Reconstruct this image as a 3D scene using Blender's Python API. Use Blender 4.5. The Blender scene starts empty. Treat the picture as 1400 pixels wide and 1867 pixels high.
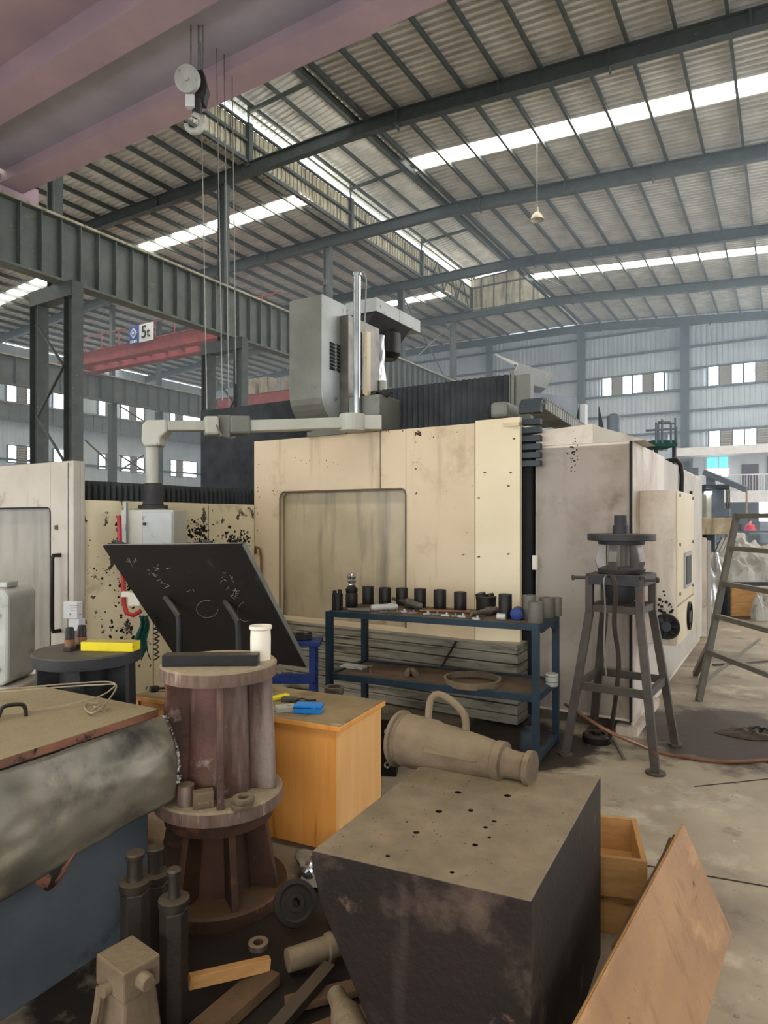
import bpy, bmesh, math, random
from mathutils import Vector, Matrix, noise
random.seed(7)
S = bpy.context.scene
COL = S.collection
F = 1200.0; U0 = 700.0; V0 = 948.0; H = 1.7      # focal length, principal column and horizon row for a 1400x1867 frame
# ---------------------------------------------------------------- camera
cd = bpy.data.cameras.new('camera'); cam = bpy.data.objects.new('camera', cd); COL.objects.link(cam)
cd.sensor_fit = 'HORIZONTAL'; cd.sensor_width = 36; cd.lens = F/1400*36
cd.shift_y = (V0-933.5)/1400; cd.clip_end = 400; cd.clip_start = .05
cam.location = (0, 0, H); cam.rotation_euler = (math.pi/2, 0, 0)
S.camera = cam
S.view_settings.view_transform = 'Standard'; S.view_settings.look = 'None'
S.view_settings.exposure = 0.8; S.view_settings.gamma = 1; S.view_settings.use_curve_mapping = False
# ---------------------------------------------------------------- light
w = bpy.data.worlds.new('world'); S.world = w; w.use_nodes = True
bg = w.node_tree.nodes['Background']; bg.inputs[0].default_value = (.97, .98, 1.0, 1); bg.inputs[1].default_value = 2.6
SKY_EMIT = 14.0      # daylight through the roof-light sheets
WIN_EMIT = 6.0      # daylight through the windows

# ---------------------------------------------------------------- helpers
MW = {}                                   # world matrices of the roots
SN, CS = math.sin(math.radians(31.5)), math.cos(math.radians(31.5))
def W(a, b, z=0.0): return Vector((a*SN+b*CS, a*CS-b*SN, z))     # hall axes: a along the bays, b across them
def ua(u, b):                             # a of the point on line b seen in column u
    t = (u-U0)/F; return b*(CS+SN*t)/(CS*t-SN)
def ub(u, a):
    t = (u-U0)/F; return a*(CS*t-SN)/(CS+SN*t)
def P(u, v, Y): return Vector(((u-U0)/F*Y, Y, H-(v-V0)/F*Y))
def GZ(u, v, z=0.0):
    Y = (H-z)*F/(v-V0); return Vector(((u-U0)/F*Y, Y, z))

class B:
    def __init__(s): s.v = []; s.f = []; s.m = []
    def add(s, vs, fs, mi=0):
        o = len(s.v); s.v += [Vector(x) for x in vs]
        for f in fs: s.f.append([o+i for i in f]); s.m.append(mi)
        return s
    def hexa(s, p, mi=0):                 # 4 bottom then 4 top, both counter-clockwise
        return s.add(p, [(3,2,1,0),(4,5,6,7),(0,1,5,4),(1,2,6,5),(2,3,7,6),(3,0,4,7)], mi)
    def box(s, c, d, rz=0.0, mi=0, M=None):
        x, y, z = [q/2 for q in d]; c = Vector(c)
        R = M if M else Matrix.Rotation(rz, 3, 'Z')
        return s.hexa([c+R@Vector(q) for q in ((-x,-y,-z),(x,-y,-z),(x,y,-z),(-x,y,-z),(-x,-y,z),(x,-y,z),(x,y,z),(-x,y,z))], mi)
    def ab(s, a0, a1, b0, b1, z0, z1, mi=0):
        return s.hexa([W(a0,b0,z0),W(a0,b1,z0),W(a1,b1,z0),W(a1,b0,z0),W(a0,b0,z1),W(a0,b1,z1),W(a1,b1,z1),W(a1,b0,z1)], mi)
    def prism(s, pts, vec, mi=0):
        n = len(pts); vec = Vector(vec); pts = [Vector(p) for p in pts]
        return s.add(pts+[p+vec for p in pts], [tuple(range(n))[::-1], tuple(range(n, 2*n))]+[(i,(i+1)%n,n+(i+1)%n,n+i) for i in range(n)], mi)
    def bar(s, p, q, wd, ht=None, mi=0, up=(0,0,1)):
        p, q = Vector(p), Vector(q); ht = ht or wd; d = (q-p).normalized(); u = Vector(up)
        if abs(d.dot(u)) > .97: u = Vector((SN, CS, 0))
        x = d.cross(u).normalized(); y = x.cross(d).normalized()
        r = [(-.5,-.5),(.5,-.5),(.5,.5),(-.5,.5)]
        return s.hexa([p+x*i*wd+y*j*ht for i, j in r]+[q+x*i*wd+y*j*ht for i, j in r], mi)
    def cyl(s, p, q, r0, r1=None, n=16, mi=0, rot=0.0):
        p, q = Vector(p), Vector(q); r1 = r0 if r1 is None else r1; d = (q-p).normalized()
        x = d.orthogonal().normalized(); y = d.cross(x)
        if abs(d.z) > .99: x = Vector((1,0,0)); y = d.cross(x)
        c = [(math.cos(2*math.pi*i/n+rot), math.sin(2*math.pi*i/n+rot)) for i in range(n)]
        vs = [p+(x*i+y*j)*r0 for i, j in c]+[q+(x*i+y*j)*r1 for i, j in c]
        return s.add(vs, [tuple(range(n))[::-1], tuple(range(n, 2*n))]+[(i,(i+1)%n,n+(i+1)%n,n+i) for i in range(n)], mi)
    def lathe(s, prof, p, q=None, n=24, mi=0, closed=False):   # prof: (r, t) with t metres along p->q
        p = Vector(p); d = (Vector(q)-p).normalized() if q is not None else Vector((0,0,1))
        x = d.orthogonal().normalized() if abs(d.z) < .99 else Vector((1,0,0)); y = d.cross(x)
        vs = []
        for r, t in prof:
            for i in range(n):
                g = 2*math.pi*i/n; vs.append(p+d*t+(x*math.cos(g)+y*math.sin(g))*max(r, 1e-4))
        m = len(prof); fs = []
        for k in range(m if closed else m-1):
            k2 = (k+1) % m
            for i in range(n): fs.append((k*n+i, k*n+(i+1)%n, k2*n+(i+1)%n, k2*n+i))
        if not closed: fs += [tuple(range(n))[::-1], tuple(range((m-1)*n, m*n))]
        return s.add(vs, fs, mi)
    def tube(s, pts, r, n=8, mi=0, cyc=False):
        pts = [Vector(p) for p in pts]; N = len(pts); vs = []; x = None
        for k in range(N):
            if cyc: d = pts[(k+1)%N]-pts[k-1]
            else: d = pts[min(k+1,N-1)]-pts[max(k-1,0)]
            d.normalize()
            x = d.orthogonal().normalized() if x is None else (x-d*x.dot(d)).normalized()
            y = d.cross(x)
            rr = r[k] if isinstance(r, (list, tuple)) else r
            for i in range(n):
                g = 2*math.pi*i/n; vs.append(pts[k]+(x*math.cos(g)+y*math.sin(g))*rr)
        fs = [(k*n+i, k*n+(i+1)%n, ((k+1)%N)*n+(i+1)%n, ((k+1)%N)*n+i) for k in range(N if cyc else N-1) for i in range(n)]
        if not cyc: fs += [tuple(range(n))[::-1], tuple(range((N-1)*n, N*n))]
        return s.add(vs, fs, mi)
    def grid(s, fn, nu, nv, mi=0):
        vs = [fn(i/nu, j/nv) for j in range(nv+1) for i in range(nu+1)]
        fs = [(j*(nu+1)+i, j*(nu+1)+i+1, (j+1)*(nu+1)+i+1, (j+1)*(nu+1)+i) for j in range(nv) for i in range(nu)]
        return s.add(vs, fs, mi)
    def build(s, name, mats, parent=None, smooth=False, bevel=0, loc=None, fix=True, solid=0, sub=0):
        me = bpy.data.meshes.new(name); o = bpy.data.objects.new(name, me)
        if parent is None:
            if loc is None:
                xs = [v.x for v in s.v]; ys = [v.y for v in s.v]; zs = [v.z for v in s.v]
                loc = ((min(xs)+max(xs))/2, (min(ys)+max(ys))/2, min(zs))
            M = Matrix.Translation(loc); o.matrix_world = M; MW[o] = M
            I = M.inverted()
        else:
            I = MW[parent].inverted(); o.parent = parent; MW[o] = MW[parent]
        me.from_pydata([I@v for v in s.v], [], s.f)
        mats = mats if isinstance(mats, (list, tuple)) else [mats]
        for m in mats: me.materials.append(m)
        for p, mi in zip(me.polygons, s.m): p.material_index = mi
        if fix:
            bm = bmesh.new(); bm.from_mesh(me); bmesh.ops.recalc_face_normals(bm, faces=bm.faces); bm.to_mesh(me); bm.free()
        if smooth:
            me.shade_smooth(); me.set_sharp_from_angle(angle=math.radians(38))
        COL.objects.link(o)
        if solid:
            md = o.modifiers.new('s', 'SOLIDIFY'); md.thickness = solid; md.offset = 0
        if bevel:
            md = o.modifiers.new('b', 'BEVEL'); md.width = bevel; md.segments = 2; md.limit_method = 'ANGLE'; md.angle_limit = .6
        if sub:
            md = o.modifiers.new('u', 'SUBSURF'); md.levels = sub; md.render_levels = sub
        return o

def tag(o, label=None, cat=None, group=None, kind=None):
    if label: o['label'] = label
    if cat: o['category'] = cat
    if group: o['group'] = group
    if kind: o['kind'] = kind
    return o
def thing(name, label, cat, loc, rz=0.0, group=None, kind=None):
    o = bpy.data.objects.new(name, None); COL.objects.link(o); o.empty_display_size = .1
    M = Matrix.Translation(Vector(loc)) @ Matrix.Rotation(rz, 4, 'Z')
    o.location = loc; o.rotation_euler = (0, 0, rz); MW[o] = M
    return tag(o, label, cat, group, kind)
def struct(name, b, m, parent=None, **k):
    o = b.build(name, m, parent, **k)
    if parent is None: o['kind'] = 'structure'
    return o
def dup(root, loc, rz=None, label=None):
    r = root.copy(); COL.objects.link(r); r.location = loc
    if rz is not None: r.rotation_euler = (0, 0, rz)
    if label: r['label'] = label
    for ch in list(root.children):
        c = ch.copy(); COL.objects.link(c); c.parent = r
        for g in list(ch.children):
            d = g.copy(); COL.objects.link(d); d.parent = c
    return r
def piece(src, parent, off):              # another piece of the same part, sharing its mesh
    c = src.copy(); COL.objects.link(c); c.parent = parent; c.location = Vector(src.location)+Vector(off)
    return c

# ---------------------------------------------------------------- materials
def lin(c):
    if isinstance(c, str): c = [int(c[i:i+2], 16)/255 for i in (0, 2, 4)]
    return tuple(x/12.92 if x <= .04045 else ((x+.055)/1.055)**2.4 for x in c)+(1,)
def mat(name, c1, c2=None, sc=4.0, rough=.7, metal=0.0, bump=.15, bsc=40.0, stretch=(1,1,1), spots=None, dust=None, streak=None, emit=None, spec=.3, detail=6, over=None, stain_shade=None):
    m = bpy.data.materials.new(name); m.use_nodes = True; nt = m.node_tree; N = nt.nodes; L = nt.links
    bs = N['Principled BSDF']; bs.inputs['Roughness'].default_value = rough; bs.inputs['Metallic'].default_value = metal
    bs.inputs['Specular IOR Level'].default_value = spec
    tc = N.new('ShaderNodeTexCoord'); mp = N.new('ShaderNodeMapping'); L.new(tc.outputs['Object'], mp.inputs[0]); mp.inputs['Scale'].default_value = stretch
    def nz(scale, det=6, src=None, r=.55):
        n = N.new('ShaderNodeTexNoise'); n.inputs['Scale'].default_value = scale; n.inputs['Detail'].default_value = det; n.inputs['Roughness'].default_value = r
        L.new((src or mp).outputs[0], n.inputs[0]); return n
    def ramp(src, p0, p1, a=(0,0,0,1), b=(1,1,1,1)):
        r = N.new('ShaderNodeValToRGB'); r.color_ramp.elements[0].position = p0; r.color_ramp.elements[1].position = p1
        r.color_ramp.elements[0].color = a; r.color_ramp.elements[1].color = b; L.new(src, r.inputs[0]); return r
    def mix(f, a, b):
        x = N.new('ShaderNodeMix'); x.data_type = 'RGBA'; L.new(f, x.inputs[0]); L.new(a, x.inputs[6])
        if isinstance(b, tuple): x.inputs[7].default_value = b
        else: L.new(b, x.inputs[7])
        return x.outputs[2]
    n1 = nz(sc, detail); c = ramp(n1.outputs['Fac'], .32, .68, lin(c1), lin(c2 or c1)).outputs[0]
    if streak:                            # (colour, scale, low, high) stretched downwards
        m2 = N.new('ShaderNodeMapping'); L.new(tc.outputs['Object'], m2.inputs[0]); m2.inputs['Scale'].default_value = (1, 1, .12)
        n = nz(streak[1], 5, m2); c = mix(ramp(n.outputs['Fac'], streak[2], streak[3]).outputs[0], c, lin(streak[0]))
    if spots:
        for (sc_, ssc, lo, hi) in (spots if isinstance(spots, list) else [spots]):
            n = nz(ssc, 8, None, .62); c = mix(ramp(n.outputs['Fac'], lo, hi).outputs[0], c, lin(sc_))
    if dust:                              # (colour, amount)
        g = N.new('ShaderNodeNewGeometry'); sp = N.new('ShaderNodeSeparateXYZ'); L.new(g.outputs['Normal'], sp.inputs[0])
        r1 = ramp(sp.outputs['Z'], .45, .95); n = nz(9, 8); r2 = ramp(n.outputs['Fac'], .25, .7, (dust[1]*.55,)*3+(1,), (dust[1],)*3+(1,))
        mu = N.new('ShaderNodeMath'); mu.operation = 'MULTIPLY'; L.new(r1.outputs[0], mu.inputs[0]); L.new(r2.outputs[0], mu.inputs[1])
        c = mix(mu.outputs[0], c, lin(dust[0]))
    for (sc_, ssc, lo, hi) in (over or []):
        n = nz(ssc, 9, None, .65); c = mix(ramp(n.outputs['Fac'], lo, hi).outputs[0], c, lin(sc_))
    for (sc_, cx_, cy_, r_) in (stain_shade or []):       # ragged dark patches round (cx, cy): oily stains and painted shade
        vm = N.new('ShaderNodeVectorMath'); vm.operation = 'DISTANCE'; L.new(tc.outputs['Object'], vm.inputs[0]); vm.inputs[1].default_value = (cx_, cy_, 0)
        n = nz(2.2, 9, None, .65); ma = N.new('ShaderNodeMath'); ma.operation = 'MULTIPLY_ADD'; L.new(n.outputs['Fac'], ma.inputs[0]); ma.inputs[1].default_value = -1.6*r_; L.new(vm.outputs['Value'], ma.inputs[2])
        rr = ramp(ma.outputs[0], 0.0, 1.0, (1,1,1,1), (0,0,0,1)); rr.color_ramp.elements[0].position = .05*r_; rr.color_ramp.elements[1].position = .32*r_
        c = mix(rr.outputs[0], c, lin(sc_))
    L.new(c, bs.inputs['Base Color'])
    if bump:
        nb = nz(bsc, 5); bp = N.new('ShaderNodeBump'); bp.inputs['Strength'].default_value = bump; bp.inputs['Distance'].default_value = .02
        L.new(nb.outputs['Fac'], bp.inputs['Height']); L.new(bp.outputs[0], bs.inputs['Normal'])
    if emit:
        bs.inputs['Emission Color'].default_value = lin(emit[0]); bs.inputs['Emission Strength'].default_value = emit[1]
    return m
DC = '8a7a62'
M = dict(
 roof=mat('roof_sheet', 'd2d2cc', 'b4b4ae', 1.2, .5, 0, 0),
 light=mat('roof_light', 'f2f0c0', 'fffbe0', 3, .4, 0, 0, emit=('fcf4e6', SKY_EMIT)),
 pane=mat('window_pane', 'f4f8ff', None, 3, .3, 0, 0, emit=('f6faff', WIN_EMIT)),
 steel=mat('painted_steel', '4d5453', '404745', 3, .55, .1, .05, spots=('77705f', 6, .62, .7)),
 girt=mat('girt_steel', '59636a', '4d585f', 2, .6, .1, 0),
 girder=mat('girder_steel', '656c68', '545b58', 1.5, .6, .1, .05, spots=('7c7766', 3, .6, .72)),
 bwall=mat('wall_sheet', 'b9c6cf', 'abb8c2', .8, .6, .1, 0),
 louvre=mat('louvre', 'a39d90', '8f8b80', 6, .7, 0, 0),
 monitor=mat('monitor_sheet', 'b3ad96', '8f8a76', 2, .7, .1, .05, streak=('6b6553', 4, .5, .7)),
 red=mat('crane_red', '9c4a48', '7f3d40', 2, .6, 0, .05),
 platem=mat('crane_plate', 'a9a6b4', '97949f', .6, .6, 0, 0), nearred=mat('crane_faded_red', 'b29aa2', '9e8c98', .6, .6, 0, .05),
 office=mat('office_wall', 'c3ccd4', 'b5bfc8', 1, .8, 0, 0),
 white=mat('white_paint', 'd8dbdc', 'c7cacc', 3, .6, 0, 0),
 film=mat('cyan_film', '4fc3cf', '7fd8e0', 3, .4, 0, 0, emit=('5ccbd8', .7)),
 cream=mat('cream_paint', 'cfbc9f', 'c2ae90', 1.3, .5, 0, .05, spots=[('5b4838', 7, .70, .715), ('a48f70', 2.2, .58, .75)], streak=('a9967a', 6, .58, .78), over=[('b09b7c', 1.6, .58, .76)]),
 cream2=mat('cream_corner_paint', 'ddcfb0', 'd2c3a3', 1.3, .5, 0, .05, spots=('6b5844', 9, .70, .71)),
 peel=mat('peeling_cream_paint', 'e4d7b8', 'd8c9a6', 1.6, .55, 0, .1, bsc=25, spots=[('4b4a3e', 7.5, .60, .61), ('a99b78', 2.5, .55, .7)]),
 pale=mat('pale_worn_paint', 'b8b1a6', 'a59d90', 1.6, .55, 0, .05, spots=[('8d7f6c', 4, .6, .72), ('4a3f35', 11, .72, .73)], streak=('9a8e7e', 5, .58, .8)),
 cab=mat('cabinet_paint', 'd6cbbf', 'c6b9aa', 1.4, .5, 0, .05, spots=[('9a866f', 1.3, .50, .72), ('3e352c', 9, .71, .72)], streak=('8f7f69', 4, .54, .78), over=[('84715c', 3.1, .60, .78), ('6a5544', 14, .68, .76)]),
 glassd=mat('grey_window', '8a8478', '757065', 2, .35, 0, .03, streak=('5f5b52', 6, .5, .75), over=[('c9c6be', 14, .70, .73)]),
 window=mat('dirty_glass', 'b5a688', 'a09176', 2, .35, 0, .03, streak=('6f6a5c', 7, .5, .75), spec=.5),
 edge=mat('edge_trim', '6f6552', '5b5244', 8, .6, 0, .05),
 bellow=mat('bellows_black', '474b4e', '34373a', 5, .65, 0, .05, dust=('6f6f6a', .5)),
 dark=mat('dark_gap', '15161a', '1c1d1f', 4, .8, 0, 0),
 headm=mat('head_grey', '74756d', '62635b', 2.5, .5, .2, .03, spots=('5a5c55', 6, .6, .72)),
 headl=mat('head_light_grey', 'a5a8a8', '92958f', 2.5, .45, .2, .03, spots=('6a6c68', 8, .62, .7)),
 arm=mat('arm_grey', 'b5b5a8', 'a1a195', 3, .5, .1, .03, spots=('6b6860', 10, .66, .7)),
 rib=mat('machine_base', 'a29c8a', '857f70', 2, .55, .1, .1, stretch=(1,1,6), spots=('3d3a33', 2.2, .5, .7)),
 chrome=mat('chrome', 'd5d8d8', 'b0b3b3', 5, .22, 1, 0),
 tank=mat('black_steel', '242220', '1a1918', 6, .5, .3, .1, dust=(DC, .35)),
 plate=mat('black_plate', '211f1d', '191817', 2, .6, .1, .05, spots=('4a4845', 5, .62, .8)),
 chalk=mat('chalk', 'aaa79c', None, 5, .9, 0, 0),
 standm=mat('stand_steel', '4d4640', '3a3531', 6, .55, .3, .1, spots=('6a4635', 6, .62, .72), dust=('7a705f', .6)),
 rust=mat('rusty_brown', '6b4c42', '46352e', 5, .65, .2, .25, streak=('94857b', 7, .54, .72), spots=[('a08f84', 9, .60, .74), ('8a4a2e', 3.5, .62, .70)], dust=('9b8a6e', .85), over=[('2f2622', 6, .60, .74)]),
 rustdark=mat('rusty_dark', '4e3324', '33251d', 5, .7, .2, .25, spots=('7d4a2a', 5, .6, .75), dust=('5f4a34', .7)),
 flange=mat('flange_edge', '7b6558', '5e4b40', 9, .75, .1, .45, bsc=28, stretch=(3,3,.5), spots=('a08c7c', 8, .6, .7), dust=('b0a284', .95)),
 darkped=mat('dark_pedestal', '3b3b3c', '2c2c2d', 5, .6, .2, .2, dust=('6f6658', .7)),
 block=mat('rusted_block', '221712', '17100c', 2.2, .6, .15, .15, spots=[('59473d', 3, .58, .75), ('6b4a35', 7, .68, .75)], streak=('3d332d', 9, .6, .8), dust=('8f7f66', .97), over=[('5a4c3c', 3.2, .60, .78), ('9c7a66', 4.5, .63, .80)]),
 cast=mat('dusty_casting', '786752', '5a4b3a', 5, .85, 0, .3, dust=('8c7b60', .7), over=[('4c3e30', 6, .60, .75)]),
 spin=mat('spindle_steel', '3d352e', '2c2621', 5, .5, .4, .15, dust=('6a5d4c', .7)),
 wheel=mat('wheel_black', '221c17', '191512', 5, .85, .2, .1, dust=('4a4238', .5)),
 blue=mat('blue_rack', '20333f', '1a2934', 6, .5, .1, .05, dust=('4f5a5c', .5), spots=('3e3a35', 9, .66, .7)),
 blue2=mat('blue_cart', '273a78', '1f2e62', 6, .5, .1, .05),
 shelf=mat('shelf_board', '6f5a45', '4d4136', 5, .8, 0, .1, spots=('2f2a25', 4, .55, .7)),
 black=mat('black_metal', '2b2a29', '201f1e', 6, .45, .4, .05, dust=('5d554a', .35)),
 steelc=mat('dull_steel', '7a7670', '5b5853', 6, .4, .7, .08, dust=(DC, .4)),
 greyc=mat('grey_cylinder', '68645c', '55524b', 6, .6, .2, .08, dust=('8b8372', .5)),
 copper=mat('copper_band', '8a6248', '6f4d38', 6, .5, .4, .1),
 ply=mat('desk_ply', 'e8a254', 'd98f40', 3, .5, 0, .03, stretch=(5,5,.5), spots=('8a5425', 3, .6, .75)),
 plyl=mat('desk_side_ply', 'e8b475', 'dca463', 3, .5, 0, .03, stretch=(5,5,.5)),
 plyt=mat('desk_top', '9b8663', '7e6b4e', 4, .7, 0, .08, spots=[('5a4c38', 5, .55, .7), ('c0ae88', 6, .62, .75)]),
 wood=mat('raw_wood', 'b78a55', '9a7040', 4, .7, 0, .15, stretch=(1,1,5), spots=('5f4225', 5, .62, .72)),
 woodb=mat('brown_plywood', 'a67f58', '8f6b4a', 2.4, .65, 0, .12, stretch=(1,1,2.2), spots=[('3a281b', 6, .655, .70), ('bf9466', 2, .55, .7)], over=[('8a6243', 3.5, .56, .74)], streak=('8c6546', 14, .55, .7)),
 wooddk=mat('old_timber', '6a5138', '4d3b2a', 5, .8, 0, .2),
 galv=mat('galvanised_sheet', '8b8372', '4b4842', 2.6, .40, .35, .04, spots=[('b3a27e', 2.2, .52, .72), ('30302c', 3.2, .52, .7)], detail=2),
 bluegrey=mat('blue_grey_paint', '565c61', '484d52', 3, .6, 0, .12, spots=[('33373b', 5, .62, .74), ('b9bec2', 16, .74, .75)]),
 slabtop=mat('dusty_slab', '8a7b60', '75674f', 4, .85, 0, .2, spots=('5a4c3a', 7, .6, .72), dust=('988869', .9)),
 rawedge=mat('rusty_edge', '5c4438', '8a5c45', 6, .7, .1, .3, spots=('1d1a18', 9, .54, .6)),
 yellow=mat('yellow_paint', 'e0cc1e', 'cfba18', 5, .5, 0, .05, spots=('8a7c30', 9, .66, .72), dust=('8e8468', .9)),
 yellow2=mat('yellow_plastic', 'ecd92c', None, 5, .4, 0, 0),
 bluebox=mat('blue_plastic', '1f86d6', '1a77c2', 5, .35, 0, 0),
 canp=mat('grey_white_plastic', 'bcbcb6', 'a6a69f', 5, .5, 0, .03, spots=('7d7b72', 5, .58, .72)), wplastic=mat('white_plastic', 'd6d0c2', 'c4bdad', 5, .5, 0, .03, spots=('8d8674', 7, .62, .7)),
 pvc=mat('cream_plastic', 'e9dfcf', 'ddd1bd', 4, .4, 0, 0),
 floor=mat('concrete_floor', 'b3a58d', '8b7e6c', 1.1, .55, 0, .22, bsc=7, spots=[('62554a', .38, .52, .66), ('c2b6a0', 1.9, .55, .70), ('6b5e50', 2.7, .57, .70), ('4a3d33', 9, .64, .74)], spec=.4, detail=12, over=[('4f443a', 17, .63, .73), ('c9bda6', 11, .66, .74)], stain_shade=[('231c17', -.35, 2.25, .95), ('3c2f28', 2.7, 5.2, .75), ('3a3029', 1.0, 5.0, .6), ('52463b', 3.3, 4.3, .5)]),  # first dark patch paints in the shade between the foreground clutter
 joint=mat('floor_joint', '2e2822', None, 5, .9, 0, 0),
 tarp=mat('grey_tarp', 'b3b0a6', '9b988e', 4, .45, 0, .1, spots=('7d7a70', 6, .6, .7)),
 silver=mat('silver_foil', 'c8cbcb', 'a0a3a3', 6, .25, .8, .2),
 hose=mat('dark_hose', '3a2e28', '2b2420', 6, .6, 0, .05),
 redh=mat('red_hose', 'b02a2a', '8f2222', 6, .4, 0, 0),
 green=mat('green_cloth', '1f5148', '17413a', 8, .9, 0, .2),
 rope=mat('rope', 'a59880', '8c8069', 8, .8, 0, .1),
 wire=mat('steel_wire', '8f8f8c', '7b7b78', 8, .4, .6, 0),
 skin=mat('skin', 'c09070', None, 5, .6, 0, 0), shirt=mat('red_shirt', 'c0304a', None, 5, .8, 0, 0), hair=mat('black_hair', '15120f', None, 5, .6, 0, 0), trouser=mat('dark_trousers', '22242c', None, 5, .8, 0, 0),
 signb=mat('sign_blue', '2c4fa0', None, 5, .5, 0, 0), signw=mat('sign_white', 'e8ecef', None, 5, .5, 0, 0), ink=mat('ink', '1c1c20', None, 5, .6, 0, 0),
 aframe=mat('grey_tube', '6a665c', '56534b', 5, .5, .2, .05, dust=('8b8472', .5)),
 bgm=mat('machine_blue_grey', '6c7680', '565f68', 3, .6, .1, 0), bgd=mat('dark_machine', '3b4248', '2c3237', 3, .6, .1, 0), bgc=mat('stained_cream', 'b9a98a', '8c7b60', 3, .6, 0, 0, streak=('5e5340', 6, .5, .65)),
 wmetal=mat('white_can', 'b9bab4', 'a3a49e', 3, .45, .2, .08, spots=('7b776c', 5, .6, .7)),
 paper=mat('white_paper', 'd9dadb', None, 5, .7, 0, 0), brown=mat('brown_door', '4d3d48', '43353f', 3, .6, 0, 0),
 lampw=mat('lamp_shade', 'a39a86', '8a8270', 4, .5, .2, 0), glasst=mat('tool_clear', '9fa0a0', 'c8c8c4', 9, .2, .9, 0),
)
# ================================================================ the hall
A_END = 53.3; A_ST = -8.0; B_L = -57.0; B_R = 16.0
FR_A = [-2.5, 5.5, 13.5, 21.5, 29.4, 37.5, 45.4, 53.1]
RP = [(16, 12.63), (-.5, 13.95), (-12.5, 14.93), (-15, 15.04), (-22, 15.08), (-41, 15.28), (-57.0, 14.3)]
def zr(b):
    for (b0, z0), (b1, z1) in zip(RP, RP[1:]):
        if b1 <= b <= b0: return H+z0+(z1-z0)*(b-b0)/(b1-b0)
    return H+RP[-1][1]
# floor with its joints
bf = B(); bf.add([W(A_ST-3,B_L-1,0),W(A_ST-3,B_R+3,0),W(A_END+3,B_R+3,0),W(A_END+3,B_L-1,0)], [(0,1,2,3)])
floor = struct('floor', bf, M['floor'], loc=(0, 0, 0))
for k, (p, q) in enumerate([(GZ(1090,1563), GZ(1500,1634)), (GZ(1180,1500)+Vector((.5,.5,0)), GZ(1500,1360)+Vector((2,0,0)))]):
    bj = B(); d = (q-p).normalized(); n = Vector((-d.y, d.x, 0))*.006
    bj.hexa([p-n,q-n,q+n,p+n]+[x+Vector((0,0,.0015)) for x in (p-n,q-n,q+n,p+n)])
    bj.build('expansion_joint', M['joint'], floor)

# roof
ceiling = thing('ceiling', None, None, W(20, -15, 17), 0, None, 'structure')
STRIPS = [-6.4, 9.5, 25.6, 41.5]; SW = .52
def roof_sheet(name, b_pts, gaps, z_off=.78, a0=A_ST, a1=A_END, holes=None):
    bb = B(); a = a0; prof = []
    while a < a1:
        prof += [(a,0),(a+.11,0),(a+.13,.09),(a+.28,.09),(a+.30,0)]; a += .30
    for i in range(len(prof)-1):
        (p, dz), (q, ez) = prof[i], prof[i+1]
        if q-p < 1e-6: continue
        mid = (p+q)/2
        if any(abs(mid-g) < SW for g in gaps): continue
        vs = []; 
        for b in b_pts: vs += [W(p,b,zr(b)+z_off+dz), W(q,b,zr(b)+z_off+ez)]
        bb.add(vs, [(2*k,2*k+1,2*k+3,2*k+2) for k in range(len(b_pts)-1)])
    return bb.build(name, M['roof'], ceiling, fix=False)
MB0, MB1 = -20.2, -14.4         # opening under the roof monitor
roof_sheet('roof_sheeting', [16, -.5, -12.5, MB1], STRIPS)
roof_sheet('roof_sheeting', [MB0, -22, -41, -57.0], STRIPS)
# the roof beyond the monitor's end
bb = B()
for (b0, b1) in ((MB0, MB1),):
    a = 45.6
    while a < A_END:
        bb.add([W(a,b0,zr(b0)+.78),W(a+.1,b0,zr(b0)+.78),W(a+.14,b0,zr(b0)+.83),W(a+.26,b0,zr(b0)+.83),W(a+.3,b0,zr(b0)+.78),
                W(a,b1,zr(b1)+.78),W(a+.1,b1,zr(b1)+.78),W(a+.14,b1,zr(b1)+.83),W(a+.26,b1,zr(b1)+.83),W(a+.3,b1,zr(b1)+.78)],
               [(i,i+1,i+6,i+5) for i in range(4)]); a += .3
bb.build('roof_sheeting', M['roof'], ceiling, fix=False)
# purlins, one by one, and the roof-light panels between them
PB = []; b = 15.2
while b > B_L+.3:
    if not (MB0+.15 < b < MB1-.15): PB.append(b)
    b -= 1.39
PB += [MB0, MB1, MB1+.45]; PB.sort(reverse=True)
for b in PB:
    x = B(); z = zr(b)+.56; x.ab(A_ST, A_END, b-.035, b+.035, z, z+.21); x.ab(A_ST, A_END, b-.035, b+.06, z-.012, z)
    x.build('purlin', M['steel'], ceiling)
for b in (-18.6, -16.8, -15.6):
    x = B(); z = zr(b)+.56; x.ab(45.6, A_END, b-.035, b+.035, z, z+.21); x.build('purlin', M['steel'], ceiling)
for g in STRIPS:
    for b0, b1 in zip(PB, PB[1:]):
        if b1 < MB0-.01 < b0-.01 or (b0 > MB1-.01 > b1) or (MB0-.01 < (b0+b1)/2 < MB1) or b0-b1 < .6: continue
        x = B(); x.add([W(g-SW,b0,zr(b0)+.80),W(g+SW,b0,zr(b0)+.80),W(g+SW,b1,zr(b1)+.80),W(g-SW,b1,zr(b1)+.80)], [(0,3,2,1)])
        x.build('roof_light_panel', M['light'], ceiling, fix=False)
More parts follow.
